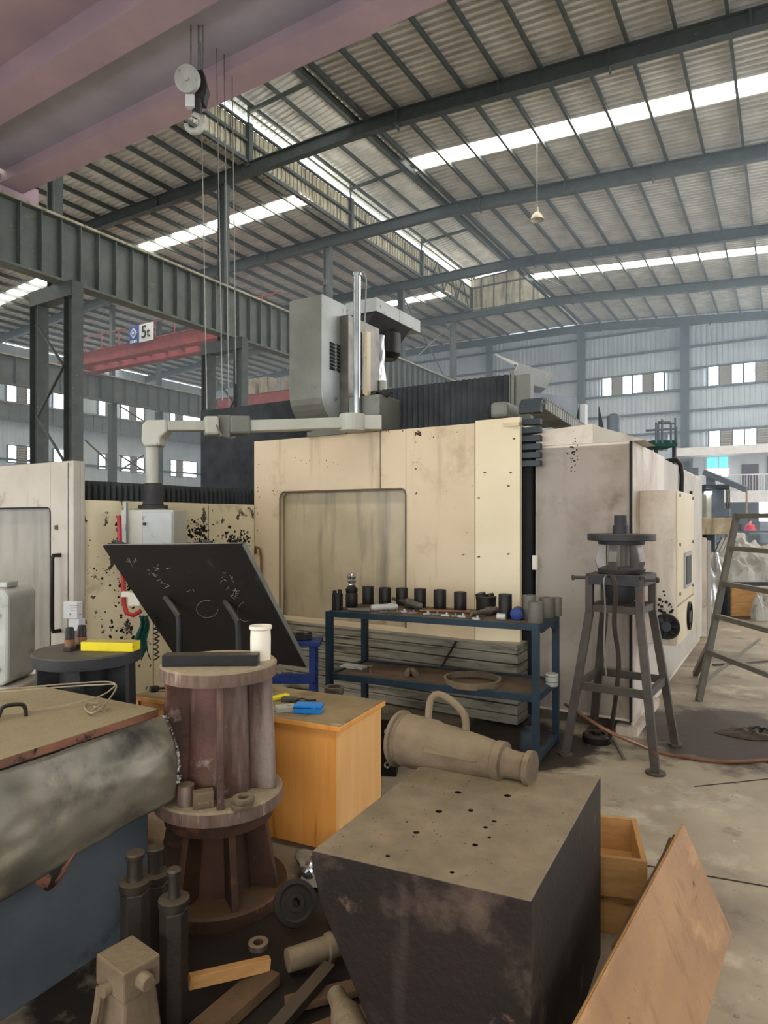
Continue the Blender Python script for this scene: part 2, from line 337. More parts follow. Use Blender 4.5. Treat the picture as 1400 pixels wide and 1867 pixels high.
# portal rafters: I sections following the roof
for a in FR_A:
    x = B(); pts = RP
    for (b0, z0), (b1, z1) in zip(pts, pts[1:]):
        z0 += H; z1 += H
        for (w_, lo, hi) in ((.15, 0, .035), (.02, .035, .52), (.15, .52, .555)):
            x.hexa([W(a-w_,b0,z0+lo),W(a+w_,b0,z0+lo),W(a+w_,b1,z1+lo),W(a-w_,b1,z1+lo),W(a-w_,b0,z0+hi),W(a+w_,b0,z0+hi),W(a+w_,b1,z1+hi),W(a-w_,b1,z1+hi)])
    r = x.build('rafter', M['steel'], ceiling)
    for b in (-.9, -4.8, -8.5, -12.6, -26.0, -33.0):      # splice and bracket plates standing on the web
        y = B(); y.ab(a-.15, a+.15, b-.03, b+.03, zr(b)-.12 if b in (-4.8,-12.6) else zr(b), zr(b)+.55); y.build('stiffener_plate', M['steel'], r)
# flat roof bracing rods and struts
for (a0, b0, a1, b1) in ((37.5,-14.3,45.4,-11.5),):
    x = B(); x.cyl(W(a0,b0,zr(b0)+.35), W(a1,b1,zr(b1)+.3), .035, n=6); x.build('brace_rod', M['steel'], ceiling)
# roof monitor
mon = thing('roof_monitor', 'long ridge vent with a corrugated side and a white daylight gap', 'roof vent', W(20, -17.3, H+15.6), kind='structure')
ZW = H+17.3; ZE = H+18.15
x = B(); a = A_ST
while a < 45.4:
    zb = zr(MB0)+.5
    x.add([W(a,MB0,zb),W(a+.12,MB0,zb),W(a+.15,MB0-.05,zb),W(a+.3,MB0-.05,zb),W(a+.3,MB0,zb),W(a,MB0,ZW),W(a+.12,MB0,ZW),W(a+.15,MB0-.05,ZW),W(a+.3,MB0-.05,ZW),W(a+.3,MB0,ZW)], [(0,1,6,5),(1,2,7,6),(2,3,8,7),(3,4,9,8)]); a += .3
x.build('side_sheeting', M['monitor'], mon, fix=False)
for z, wd in ((ZW, .10), (H+16.55, .13), (H+15.65, .12), (H+17.85, .07)):
    x = B(); x.ab(A_ST, 45.4, MB0+.02, MB0+.02+wd, z-wd/2, z+wd/2); x.build('rail', M['steel'], mon)
x = B(); a = A_ST
while a < 45.6:
    q = [(MB0-.5, ZE-.08), (-17.3, ZE+.45), (MB1+.6, ZE-.08)]
    vs = []
    for b_, z_ in q: vs += [W(a,b_,z_),W(a+.14,b_,z_),W(a+.17,b_,z_+.05),W(a+.27,b_,z_+.05),W(a+.3,b_,z_)]
    x.add(vs, [(5*k+i,5*k+i+1,5*k+i+6,5*k+i+5) for k in range(2) for i in range(4)]); a += .3
x.build('raised_roof', M['roof'], mon, fix=False)
for b_ in (-19.9, -18.6, -17.3, -16.0, -14.8):
    z_ = ZE+.45-abs(b_+17.3)*.19; x = B(); x.ab(A_ST, 45.4, b_-.05, b_+.05, z_-.16, z_); x.build('purlin', M['steel'], mon)
x = B(); x.ab(45.3, 45.38, MB0, MB1, zr(-17)+.5, ZE-.25); a = MB0+.3
x.build('end_sheeting', M['monitor'], mon)
for b_ in (MB0+.9, MB0+1.9, MB0+2.9, MB0+3.9, MB0+4.9):
    x = B(); x.ab(45.22, 45.3, b_-.03, b_+.03, zr(-17)+.5, ZE-.25); x.build('end_stud', M['steel'], mon)
x = B(); x.ab(45.2, 45.3, MB0, MB1, ZE-.95, ZE-.85); x.build('end_rail', M['steel'], mon)
for a in FR_A[:7]:
    x = B(); x.ab(a-.12, a+.12, MB0, MB0+.22, zr(MB0)+.4, ZW+.05); x.ab(a-.04, a+.04, MB0+.02, MB0+.1, ZW, ZE+.1); x.build('post', M['steel'], mon)
    x = B(); x.bar(W(a,MB0+.1,ZE-.25), W(a,-16.2,ZE-.1), .12, .14); x.build('strut', M['steel'], mon)
x = B()
for a in (38.5, 40.5, 42.5):
    x.bar(W(a,MB0+.2,zr(MB0)+.6), W(a+1,MB0+.2,ZW), .07); x.bar(W(a+1,MB0+.2,ZW), W(a+2,MB0+.2,zr(MB0)+.6), .07)
x.build('lattice_brace', M['steel'], mon)

# runway beam, its ribs one by one
def runway(name, label, b, z0, z1, a0, a1, m, rib=.7, fl=.26, side=1):
    t = thing(name, label, 'crane beam', W((a0+a1)/2, b, z0))
    x = B(); x.ab(a0, a1, b-.012, b+.012, z0, z1); x.build('web', m, t)
    x = B(); x.ab(a0, a1, b-fl, b+fl, z0-.05, z0+.03); x.build('bottom_flange', m, t)
    x = B(); x.ab(a0, a1, b-fl, b+fl, z1-.04, z1+.01); x.ab(a0, a1, b-.05, b+.05, z1+.01, z1+.12); x.build('top_flange', m, t)
    x = B(); x.ab(a0, a1, b+fl-.02, b+fl+.02, z1-.02, z1+.06); x.build('conductor_rail', M['monitor'], t)
    x = B(); x.ab(a0, a0+.03, b+.0, b+fl*.85, z0+.03, z1-.04); s0 = x.build('stiffener', m, t)
    k = 1
    while a0+k*rib < a1:
        piece(s0, t, W(k*rib, 0, 0)); k += 1
    return t
ZR0, ZR1 = H+8.08, H+10.15
runway('runway_beam', 'long grey ribbed crane runway beam high up on the near left column row', -21.0, ZR0, ZR1, 2.0, A_END-.3, M['girder'])
runway('runway_beam', 'far grey ribbed crane runway beam across the left-hand bay', -41.2, H+8.45, H+10.2, 18.0, A_END-.3, M['girder'], rib=1.0)
runway('wall_girder', 'ribbed grey girder running along the far left wall between two window rows', -56.4, H+8.5, H+10.0, 22.0, A_END-.3, M['girder'], rib=1.0, fl=.15)
# laced columns
def column(a, label, b=-21.6, dz=1.0, wdt=.46, zt=ZR0-.05):
    t = thing('laced_column', label, 'column', W(a, b, 0))
    for s in (-1, 1):
        x = B(); bb_ = b+s*dz
        x.ab(a-.03, a+.03, bb_-wdt/2, bb_+wdt/2, 0, zt); x.ab(a-.2, a+.2, bb_-wdt/2-.02, bb_-wdt/2, 0, zt); x.ab(a-.2, a+.2, bb_+wdt/2, bb_+wdt/2+.02, 0, zt)
        x.build('column_leg', M['steel'], t)
    z = .5; k = 0
    while z < zt-1.6:
        x = B(); e = dz-wdt/2; x.bar(W(a-.2, b-e*(1 if k%2 else -1), z), W(a-.2, b+e*(1 if k%2 else -1), z+1.6), .09, .05); x.build('lacing_bar', M['steel'], t); z += 1.6; k += 1
    x = B(); x.ab(a-.22, a+.22, b-dz-wdt/2, b+dz+wdt/2, zt-.5, zt); x.build('cap_plate', M['steel'], t)
    x = B(); x.ab(a-.03, a+.03, b-.25, b+.15, zt, zr(b)+.1); x.ab(a-.16, a+.16, b-.27, b-.24, zt, zr(b)+.1); x.ab(a-.16, a+.16, b+.14, b+.17, zt, zr(b)+.1); x.build('upper_post', M['steel'], t)
    return t
names = ['laced grey steel column at the far left edge of the view', 'laced grey steel column just left of the machine head', 'steel column rising straight behind the machine head',
         'steel column behind the pale ram box, with cross rods to its right', 'last free steel column before the end wall']
for a, n in zip([13.5, 21.5, 29.4, 37.5, 45.4], names): column(a, n)
nm = ['thin grey column of the left bay between the leftmost window groups', 'thin grey column of the left bay beside the pendant arm riser']
for u_, n in ((212, nm[0]), (297, nm[1])):
    a = ua(u_, -41.2); t = thing('bay_column', n, 'column', W(a, -41.6, 0)); x = B(); x.ab(a-.2, a+.2, -41.9, -41.4, 0, H+8.4); x.build('lower_post', M['steel'], t)
    x = B(); x.ab(a-.14, a+.14, -41.8, -41.5, H+10.3, zr(-41.6)+.3); x.build('upper_post', M['steel'], t)
# cross rods between the upper posts
t = thing('cross_brace', 'crossed steel rods between the last two upper columns', 'brace', W(41.4, -21.7, H+9.8))
for (a0, z0, a1, z1) in ((37.7, H+9.8, 45.2, H+14.9), (37.7, H+14.9, 45.2, H+9.8)):
    x = B(); x.cyl(W(a0,-21.7,z0), W(a1,-21.7,z1), .05, n=6); x.build('brace_rod', M['steel'], t)
for i, (u0, v0, u1, v1) in enumerate(((218, 830, 262, 858), (218, 858, 262, 830), (155, 802, 212, 855), (218, 740, 262, 768))):
    pa = W(ua(u0,-44), -44, 0); pb = W(ua(u1,-44), -44, 0)
    pa.z = H+(V0-v0)/F*pa.y; pb.z = H+(V0-v1)/F*pb.y
    x = B(); x.cyl(pa, pb, .07, n=6)
    tag(x.build('brace_rod', M['steel']), ['lower diagonal brace rod by the far left windows, falling right', 'lower diagonal brace rod by the far left windows, rising right', 'long diagonal brace rod left of the thin column', 'upper diagonal brace rod by the far left windows'][i], 'brace')

# end wall and its girts, posts and windows
def corr_wall(name, fn, s0, s1, ztop, m, pitch=.35, d=.03, z0=0.0):
    x = B(); s = s0
    while s < s1:
        q = [(s,0),(s+pitch*.35,0),(s+pitch*.45,d),(s+pitch*.9,d),(s+pitch,0)]
        vs = [fn(i, j, z0) for i, j in q]+[fn(i, j, ztop(i)) for i, j in q]
        x.add(vs, [(i,i+1,i+6,i+5) for i in range(4)]); s += pitch
    return struct(name, x, m, fix=False)
wall_far = corr_wall('wall_far', lambda s, d, z: W(A_END+.25-d, s, z), B_L, B_R, lambda b: zr(b)+.88, M['bwall'])
wall_left = corr_wall('wall_left', lambda s, d, z: W(s, B_L+d, z), A_ST, A_END, lambda a: zr(B_L)+.75, M['bwall'])
AW = A_END+.1
def zat(a, b, v): p = W(a, b); return H+(V0-v)/F*p.y
for v in (617, 655, 692, 726, 763, 798):
    p = W(AW, ub(1080, AW)); z = H+(V0-v)/F*p.y
    x = B(); x.ab(AW-.16, AW+.1, -40, B_R, z-.07, z+.07); x.build('girt', M['girt'], wall_far)
for z in (H+2.2, H+5.2, H+8.9, H+12.2):
    x = B(); x.ab(A_ST+20, A_END, B_L+.05, B_L+.2, z-.1, z+.1); x.build('girt', M['girt'], wall_left)
for i, u_ in enumerate((895, 1062, 1250, 1440)):
    b = ub(u_, AW); x = B(); x.ab(AW-.45, AW-.1, b-.22, b+.22, 0, zr(b)+.1); x.ab(AW-.45, AW-.4, b-.3, b+.3, 0, zr(b)+.1)
    x.build('wall_post', M['girt'], wall_far)
wn = [0]
def window_row(fn, s_list, z0, z1):
    wn[0] += 1
    t = thing('window_%d' % wn[0], None, None, fn(s_list[0][0], 0, z0), kind='structure')
    for (s0, s1, kind) in s_list:
        x = B()
        p = [fn(s0,0,z0),fn(s1,0,z0),fn(s1,-.05,z0),fn(s0,-.05,z0)]; up = Vector((0,0,z1-z0))
        x.hexa(p+[q+up for q in p])
        if kind: x.build('pane', M['pane'], t)
        else:
            x.build('louvre_backing', M['louvre'], t)
            n = 7
            y = B()
            for k in range(n):
                za = z0+(z1-z0)*(k+.2)/n
                p = [fn(s0,-.05,za),fn(s1,-.05,za),fn(s1,-.16,za-.02),fn(s0,-.16,za-.02)]; y.hexa(p+[q+Vector((0,0,(z1-z0)/n*.45)) for q in p])
            tag(y.build('louvre_slats', M['louvre'], t), kind='stuff')
    f = B(); s0 = s_list[0][0]; s1 = s_list[-1][1]
    for s in [q[0] for q in s_list]+[s1]:
        p = [fn(s-.06,0,z0),fn(s+.06,0,z0),fn(s+.06,-.14,z0),fn(s-.06,-.14,z0)]; f.hexa(p+[q+Vector((0,0,z1-z0)) for q in p])
    for z in (z0, z1):
        p = [fn(s0,0,z-.05),fn(s1,0,z-.05),fn(s1,-.12,z-.05),fn(s0,-.12,z-.05)]; f.hexa(p+[q+Vector((0,0,.1)) for q in p])
    f.build('window_frame', M['girt'], t)
fe = lambda s, d, z: W(AW+d, s, z)
def six(u0, u1, v0, v1, ref):
    b0, b1 = ub(u0, AW), ub(u1, AW); w_ = (b1-b0)/6; kinds = (1,0,1,1,0,1)
    window_row(fe, [(b0+i*w_, b0+(i+1)*w_, kinds[i]) for i in range(6)], zat(AW, ub(ref, AW), v1), zat(AW, ub(ref, AW), v0))
six(1098, 1211, 690.5, 724, 1098); six(1290, 1424, 669.5, 705, 1290); six(1292, 1426, 786, 816, 1292); six(1196, 1216, 793, 822, 1205)
fl_ = lambda s, d, z: W(s, B_L+.06-d, z)
def lw(u_list, v0, v1, ref):
    L_ = [(ua(a_, B_L), ua(b_, B_L), k) for a_, b_, k in u_list]
    window_row(fl_, L_, zat(ua(ref, B_L), B_L, v1), zat(ua(ref, B_L), B_L, v0))
lw([(9,29,1),(29,47,0),(47,68,1)], 700, 735, 9)
lw([(94,116,1),(116,134,0)], 713, 745, 94)
lw([(177,191,1),(191,206,0),(218,238,1),(238,246,0),(246,261,1)][:2], 730, 757, 177)
lw([(218,234,1),(234,246,0),(246,261,1)], 737, 766, 218)
lw([(308,318,1),(318,331,0),(331,364,1)], 753, 767, 309)
lw([(12,29,1),(29,47,0),(47,69,1)], 811, 843, 12)
lw([(95,117,1)], 818, 848, 95)
lw([(178,191,1),(191,205,0)], 827, 855, 178)
lw([(219,236,1),(236,247,0),(247,261,1)], 831, 859, 219)
lw([(309,320,1),(320,331,0),(331,357,1)], 838, 868, 309)

# office block against the end wall
OA = 50.0
off = thing('office_block', 'pale two storey office with balcony railing and dark ground floor', 'building', W(OA, 0, 0))
Yo = lambda u_, a_: W(a_, ub(u_, a_)).y
def zo(u_, v_, a_): return H+(V0-v_)/F*Yo(u_, a_)
zs0, zs1 = zo(1300, 909, 48.3), zo(1300, 896, 48.3); zc0, zc1 = zo(1300, 829, 48.3), zo(1300, 814, 48.3)
bL = ub(1228, 48.3)
x = B(); x.ab(OA, OA+.2, bL+1, B_R, zs1, zc0); x.build('upper_wall', M['office'], off)
x = B(); x.ab(48.3, A_END-.5, bL, B_R, zc0, zc1); x.build('canopy', M['white'], off)
x = B(); x.ab(48.3, OA+.2, bL+1, B_R, zs0-.25, zs1); x.build('balcony_slab', M['white'], off)
x = B(); x.ab(OA, OA+.2, bL+1, B_R, 0, zs0-.25); x.build('ground_floor_wall', M['bgd'], off)
for (u0, u1, v0, v1, m, n) in ((1352,1383,847,896,'brown','door'),(1262,1273,853,896,'bgd','doorway'),(1398,1420,831,896,'bgm','window_blind')):
    x = B(); x.ab(OA-.08, OA, ub(u0,OA), ub(u1,OA), zs1 if v1 == 896 else zo(u0,v1,OA), zo(u0,v0,OA)); x.build(n, M[m], off)
x = B(); x.ab(OA-.06, OA, ub(1286,OA), ub(1331,OA), zo(1300,871,OA), zo(1300,832,OA)); wf = x.build('window_frame', M['white'], off)
for (u0, u1) in ((1289,1308),(1311,1327)):
    x = B(); x.ab(OA-.09, OA-.06, ub(u0,OA), ub(u1,OA), zo(1300,855,OA), zo(1300,834,OA)); x.build('film_pane', M['film'], wf)
    x = B(); x.ab(OA-.09, OA-.06, ub(u0,OA), ub(u1,OA), zo(1300,869,OA), zo(1300,855,OA)); x.build('clear_pane', M['pane'], wf)
zt_ = zo(1300, 867, 48.4)
x = B(); x.ab(48.36, 48.42, bL+1, B_R, zt_-.04, zt_+.03); x.build('handrail', M['white'], off)
x = B(); b = bL+1
while b < B_R: x.ab(48.37, 48.41, b-.015, b+.015, zs1, zt_); b += .16
tag(x.build('balusters', M['white'], off), kind='stuff')
for (u0, u1, v0, v1) in ((1277,1292,924,945),(1384,1410,912,958)):
    x = B(); x.ab(OA-.06, OA, ub(u0,OA), ub(u1,OA), zo(u0,v1,OA), zo(u0,v0,OA)); x.build('lit_opening', M['pane'], off)

# ================================================================ cranes
def bridge(name, label, a, b0, b1, z0, z1, wd, m, cross=True, gap=1.6):
    t = thing(name, label, 'crane', W(a, (b0+b1)/2, z0))
    for k in (0, 1):
        aa = a+k*gap; x = B(); x.ab(aa, aa+wd, b0, b1, z0+.06, z1-.05); x.ab(aa-.08, aa+wd+.08, b0, b1, z0, z0+.06); x.ab(aa-.08, aa+wd+.08, b0, b1, z1-.05, z1); x.build('girder', m, t)
    if cross:
        b = b0+.5
        while b < b1-.5:
            x = B(); x.ab(a+wd, a+gap, b, b+.18, z0+.3, z0+.45); x.build('cross_tie', m, t); b += 1.5
        x = B(); x.ab(a-.1, a-.05, b0, b1, z1+.9, z1+.95)
        b = b0+.5
        while b < b1: x.ab(a-.1, a-.05, b, b+.05, z1, z1+.9); b += 1.7
        x.build('walkway_rail', m, t)
    for bb_ in (b0, b1-.4):
        x = B(); x.ab(a-.6, a+gap+wd+.6, bb_, bb_+.4, z0-.15, z0+.35); x.build('end_carriage', m, t)
    return t
c1 = bridge('bridge_crane', 'huge faded red overhead crane girder crossing the upper left corner', 8.9, -21.4, 12.0, H+10.5, H+12.1, .62, M['nearred'], cross=False, gap=2.4)
c2 = bridge('bridge_crane', 'red overhead crane of the left bay carrying a white load sign', 26.6, -41.4, -22.6, H+10.2, H+11.0, .45, M['red'])
ps = W(26.4, ub(258, 26.4)); 
x = B(); z0, z1 = zo(258,624,26.3), zo(258,592,26.3)
b_a, b_m, b_b = ub(236,26.3), ub(255,26.3), ub(280,26.3)
x.ab(26.25, 26.3, b_m, b_b, z0, z1); sg = x.build('load_sign', M['signw'], c2)
x = B(); x.ab(26.25, 26.3, b_a, b_m, z0, z1); x.build('blue_panel', M['signb'], sg)
lc = W(26.22, (b_a+b_m)/2, (z0*.42+z1*.58)); cx = Vector((CS,-SN,0))
for r_, m_ in ((.33,'signw'),(.22,'signb'),(.12,'signw')):
    x = B(); x.prism([lc+Vector((0,0,r_)), lc-cx*r_, lc-Vector((0,0,r_)), lc+cx*r_], Vector((-SN,-CS,0))*.02*(1+(.33-r_)*8)); x.build('diamond_emblem', M[m_], sg)
x = B(); 
for k in range(4):
    q = lc+cx*(-.24+.16*k)+Vector((0,0,-.5)); x.box(q, (.1,.02,.16), rz=-math.radians(31.5))
x.build('emblem_letters', M['signw'], sg)
def text(s, size, loc, rz, m, parent, ext=.01):
    c = bpy.data.curves.new('lettering', 'FONT'); c.body = s; c.size = size; c.extrude = ext; c.align_x = 'CENTER'; c.align_y = 'CENTER'
    o = bpy.data.objects.new('lettering', c); COL.objects.link(o); c.materials.append(m)
    o.parent = parent; I = MW[parent].inverted() @ (Matrix.Translation(loc) @ Matrix.Rotation(rz,4,'Z') @ Matrix.Rotation(math.pi/2,4,'X')); o.matrix_local = I
    c.offset = .012*size
    bpy.context.view_layer.update()
    me = bpy.data.meshes.new_from_object(o.evaluated_get(bpy.context.evaluated_depsgraph_get())); me.materials.clear(); me.materials.append(m)
    n = bpy.data.objects.new('lettering', me); COL.objects.link(n); n.parent = parent; n.matrix_local = I; MW[n] = MW[parent]
    bpy.data.objects.remove(o); n.name = 'lettering'; return n
text('5', 1.05, W(26.23, b_m+(b_b-b_m)*.36, (z0+z1)/2), -math.radians(31.5), M['ink'], sg)
text('t', .8, W(26.23, b_m+(b_b-b_m)*.68, (z0+z1)/2-.05), -math.radians(31.5), M['ink'], sg)
c3 = bridge('bridge_crane', 'distant red crane with pale boxes on top, left of the machine head', 37.6, -38.5, -25.0, H+8.6, H+9.6, .4, M['red'], cross=False)
for i, u_ in enumerate((457, 480, 521)):
    b_ = ub(u_, 37.6); x = B(); x.ab(37.6, 38.6, b_-.45, b_+.45, H+9.6, H+10.5+(.3 if i < 2 else 0)); x.build('control_cubicle', M['monitor'], c3)
x = B(); x.ab(9.52, 11.3, -20.8, 12, H+10.9, H+10.98); x.build('walkway_plate', M['platem'], c1)
x = B(); x.ab(6.2, 8.9, -20.8, 12, H+11.2, H+11.28); x.build('walkway_plate', M['nearred'], c1)
x = B(); x.ab(6.2, 6.5, -20.8, 12, H+10.9, H+11.3); x.build('walkway_edge_beam', M['nearred'], c1)
# hook block of the near crane
hk = P(345, 180, 14.5)
t = thing('crane_hook', 'pale crane hook block with round sheave hanging under the red girder', 'crane hook', hk)
px = 14.5/F
def hp(u_, v_, dy=0): return P(u_, v_, 14.5)+Vector((0, dy, 0))
c_ = hp(343, 144)
x = B(); x.cyl(c_+Vector((-.02,-.07,-.03)), c_+Vector((0,.05,0)), 23*px, n=32); x.cyl(c_+Vector((-.02,-.11,-.04)), c_+Vector((0,.1,0)), 5*px, n=16); x.build('sheave', M['wmetal'], t, smooth=True)
x = B(); x.prism([hp(352,120,.15),hp(366,118,.15),hp(374,150,.15),hp(368,178,.15),hp(352,176,.15)], (0,.25,0)); x.build('side_cheek', M['darkped'], t)
x = B(); x.box(hp(347,186,.0), (15*px,.12,22*px)); x.build('tag_plate', M['white'], t)
x = B(); x.box(hp(358,190,.1), (12*px,.16,28*px)); x.cyl(hp(356,196,.1), hp(356,208,.1), 8*px, n=14); x.build('swivel_block', M['darkped'], t)
hc = hp(354, 225); pts = []; rr = []
for k in range(15):
    g = math.radians(100-k*19.5); r_ = 15*px
    pts.append(hc+Vector((math.cos(g)*r_, 0, math.sin(g)*r_))); rr.append((4.2+2.2*math.sin(math.pi*k/14))*px)
pts = [hp(356,206)] + pts
x = B(); x.tube(pts, [3.2*px]+rr, n=10); x.build('hook', M['wmetal'], t, smooth=True)
for i, (u_, v1) in enumerate(((377, 745), (405, 730), (417, 740), (430, 700))):
    x = B(); a_ = 11.6+i*.15
    p = P(u_, v1, 15.0+i*.2); x.cyl(p, (p.x-.15+.02*i, p.y, H+10.92), .013, n=6)
    tag(x.build('hoist_cable', M['wire']), ['leftmost pale hoist cable hanging from the red crane, near the hook', 'hoist cable just left of the tall column', 'hoist cable running down the right side of the tall column', 'rightmost hoist cable hanging from the red crane'][i], 'cable', 'cables hanging from the red crane')
for k, du in enumerate((-4, 10, 18)):
    x = B(); p = hp(352+du, 125); x.cyl(p, Vector((p.x,p.y,H+10.92)), .02, n=6); x.build('rope_fall', M['wire'], t)
# bay lamp
p = P(979, 396, 26.0)
t = thing('bay_lamp', 'bell shaped lamp hanging alone under the right roof slope', 'lamp', p)
x = B(); x.lathe([(.05,.5),(.07,.3),(.2,.18),(.28,-.02),(.25,-.02),(.17,.15),(.03,.28)], p+Vector((0,0,-.1)), n=20); x.build('shade', M['lampw'], t, smooth=True)
x = B(); x.cyl(p+Vector((0,0,.35)), p+Vector((0,0,zr(-9)-p.z+.6)), .02, n=6); x.build('cord', M['wire'], t)
# ================================================================ the gantry milling machine
Dv0 = Vector((SN,CS,0)); Cv0 = Vector((CS,-SN,0))
AM = 5.2; mach_b = -3.3
mach = thing('gantry_machine', 'large cream gantry milling machine with black bellows filling the middle', 'machine', W(5.6, -3.2, 0))
ZT = H+.159*AM
def panel_with_window(bb, a, b0, b1, z0, z1, w0, w1, y0, y1, th=.06, mi=0, ch=.05):
    # a flat panel in the plane a, with an opening w0..w1 by y0..y1
    bb.ab(a, a+th, b0, w0, z0, z1, mi); bb.ab(a, a+th, w1, b1, z0, z1, mi)
    bb.ab(a, a+th, w0, w1, y1, z1, mi); bb.ab(a, a+th, w0, w1, z0, y0, mi)
    for (bx, s) in ((w0, 1), (w1, -1)):
        bb.prism([W(a,bx,y1), W(a,bx+s*ch,y1), W(a,bx,y1-ch)], W(th,0,0), mi)
bw0, bw1 = -.854*AM, -.568*AM
pL, pC = -.9219*AM, -.4383*AM
x = B(); panel_with_window(x, AM, pL, pC, .66, ZT, bw0, bw1, .72, 1.985)
fp = x.build('front_panel', M['cream'], mach, bevel=.006)
x = B(); x.ab(AM+.09, AM+.12, bw0-.05, bw1+.05, .5, 2.05); wp = x.build('window_pane', M['window'], mach)
x = B()
x.tube([W(AM,bw0,.72), W(AM,bw0,1.92), W(AM,bw0+.015,1.96), W(AM,bw0+.05,1.985), W(AM,bw1-.05,1.985), W(AM,bw1-.015,1.97), W(AM,bw1,1.93), W(AM,bw1,.72)], .009, n=6)
x.build('window_seal', M['edge'], mach)
x = B(); x.ab(AM-.006, AM, pC-.95, pC-.945, 1.985, ZT); x.build('panel_joint', M['edge'], mach)
# corner panel, set back along its right edge
pR = W(AM+.10, ub(948, AM+.10)); p0 = W(AM-.004, pC+.006)
x = B(); d = Vector((SN, CS, 0))*.05
x.hexa([p0+Vector((0,0,.62)), Vector((pR.x,pR.y,.62)), Vector((pR.x,pR.y,.62))+d, p0+Vector((0,0,.62))+d, p0+Vector((0,0,ZT+.02)), Vector((pR.x,pR.y,ZT+.04)), Vector((pR.x,pR.y,ZT+.04))+d, p0+Vector((0,0,ZT+.02))+d])
x.build('corner_panel', M['cream2'], mach, bevel=.006)
x = B()
for (u_, v_) in ((874, 908), (928, 886), (874, 1015), (928, 1010), (885, 862), (932, 862), (938, 800)):
    t_ = P(u_, v_, 5.42 if u_ < 900 else 5.36); x.cyl(t_, t_-Vector((SN,CS,0))*.03, .007, n=8)
x.build('screw_heads', M['edge'], mach)
# top cap and left return of the panel
x = B(); rnd = random.Random(14)
def chips(x, a_, c_, m_):
    for (cu, cv, su, sv, n_, rs) in c_:
        for k in range(n_):
            u_, v_ = rnd.gauss(cu, su), rnd.gauss(cv, sv); q = W(a_, ub(u_, a_)); q.z = H+(V0-v_)/F*q.y; r_ = rs*rnd.uniform(.3, 1.0); vs = []
            for i in range(7):
                g = 2*math.pi*i/7; rr_ = r_*rnd.uniform(.6, 1.25); vs.append(q+Cv0*math.cos(g)*rr_+Vector((0,0,math.sin(g)*rr_)))
            x.prism(vs, -Dv0*.0025)
chips(x, AM, [(762,790,3,3,7,.018),(790,793,14,3,5,.006),(596,842,12,4,5,.008),(558,836,10,6,4,.007),(760,838,6,6,6,.006),(758,852,3,3,3,.009),(505,902,3,8,6,.008),(470,900,2,60,14,.006),(840,905,30,60,14,.004),(690,786,60,2,14,.008)], None)
tag(x.build('paint_chips', M['rustdark'], mach), kind='stuff')
x = B(); x.ab(AM+.06, AM+.7, pL, pR.dot(Vector((CS,-SN,0))), ZT-.04, ZT-.01); x.ab(AM+.06, AM+.7, pL, pL+.04, .46, ZT-.04); x.build('top_cover', M['cream'], mach)
# dark space and frame behind the corner, then the lower ribbed base
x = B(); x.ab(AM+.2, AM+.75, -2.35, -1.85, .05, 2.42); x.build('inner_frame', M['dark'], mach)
x = B(); q = W(AM+.2, -1.83, 1.35); x.ab(AM+.2, AM+.24, -1.84, -1.80, 1.28, 1.40); x.build('socket', M['wplastic'], mach)
z = .02; k = 0
src = None
while z < .64:
    x = B(); o = .012*(k % 2)
    x.ab(AM-.04-o, AM+.3, -4.35, -1.88, z, z+.075); x.ab(AM-.055-o, AM-.04, -4.35, -1.88, z+.062, z+.078)
    x.build('base_slat', M['rib'], mach, bevel=.004); z += .083; k += 1
# long peeling side guard running away to the left
bS = -4.79
x = B(); x.ab(3.17, AM, bS-.05, bS, .05, 1.86); sg_ = x.build('side_guard', M['peel'], mach, bevel=.005)
x = B()
for (a0, z0_, z1_) in ((3.9, .2, 1.84), (4.55, .2, 1.84)): x.ab(a0, a0+.006, bS, bS+.004, z0_, z1_)
x.build('guard_joint', M['edge'], mach)
x = B(); rnd = random.Random(8)
for (cu, cv, su, sv, n_, rs) in ((362,975,12,10,70,.02),(432,985,14,9,80,.022),(385,988,26,8,40,.010),(228,1085,9,26,60,.016),(212,1045,16,26,36,.011),(222,1150,14,16,40,.016),(216,968,5,12,14,.018),(170,1040,16,40,24,.007),(330,960,20,10,16,.007)):
    for k in range(n_):
        u_, v_ = rnd.gauss(cu, su), rnd.gauss(cv, sv)
        if not (150 < u_ < 455 and 930 < v_ < 1170): continue
        q = W(ua(u_, bS), bS); q.z = H+(V0-v_)/F*q.y; r_ = rs*rnd.uniform(.25, 1.0)
        vs = []; m_ = 7
        for i in range(m_):
            g = 2*math.pi*i/m_; rr_ = r_*rnd.uniform(.6, 1.25); vs.append(q+Dv0*math.cos(g)*rr_+Vector((0,0,math.sin(g)*rr_*.9)))
        x.prism(vs, Cv0*.0025)
tag(x.build('bare_paint_patches', M['tank'], mach), kind='stuff')
# table bellows behind the guard
def bellow_wall(name, a, b0, b1, z0, z1, pitch=.045, d=.03, th=.25, n_=M['bellow'], par=None):
    x = B(); b = b0; pts = []
    while b < b1: pts += [(a, b), (a-d, b+pitch*.5)]; b += pitch
    pts.append((a, b1)); 
    vs = []
    for (aa, bb_) in pts: vs += [W(aa,bb_,z0), W(aa,bb_,z1), W(a+th,bb_,z1-.02), W(a+th,bb_,z0)]
    fs = []
    for k in range(len(pts)-1): fs += [(4*k,4*k+4,4*k+5,4*k+1),(4*k+1,4*k+5,4*k+6,4*k+2),(4*k+2,4*k+6,4*k+7,4*k+3)]
    x.add(vs, fs); x.ab(a-.0, a+th, b0, b0+.01, z0, z1-.03); x.ab(a, a+th, b1-.01, b1, z0, z1-.03)
    return x.build(name, n_, par or mach)
A2 = 6.0
bL_, bR_ = -1.0728*A2, -.377*A2
bellow_wall('cross_beam_bellows', A2, bL_, -4.63, 1.99, 3.10, par=mach)
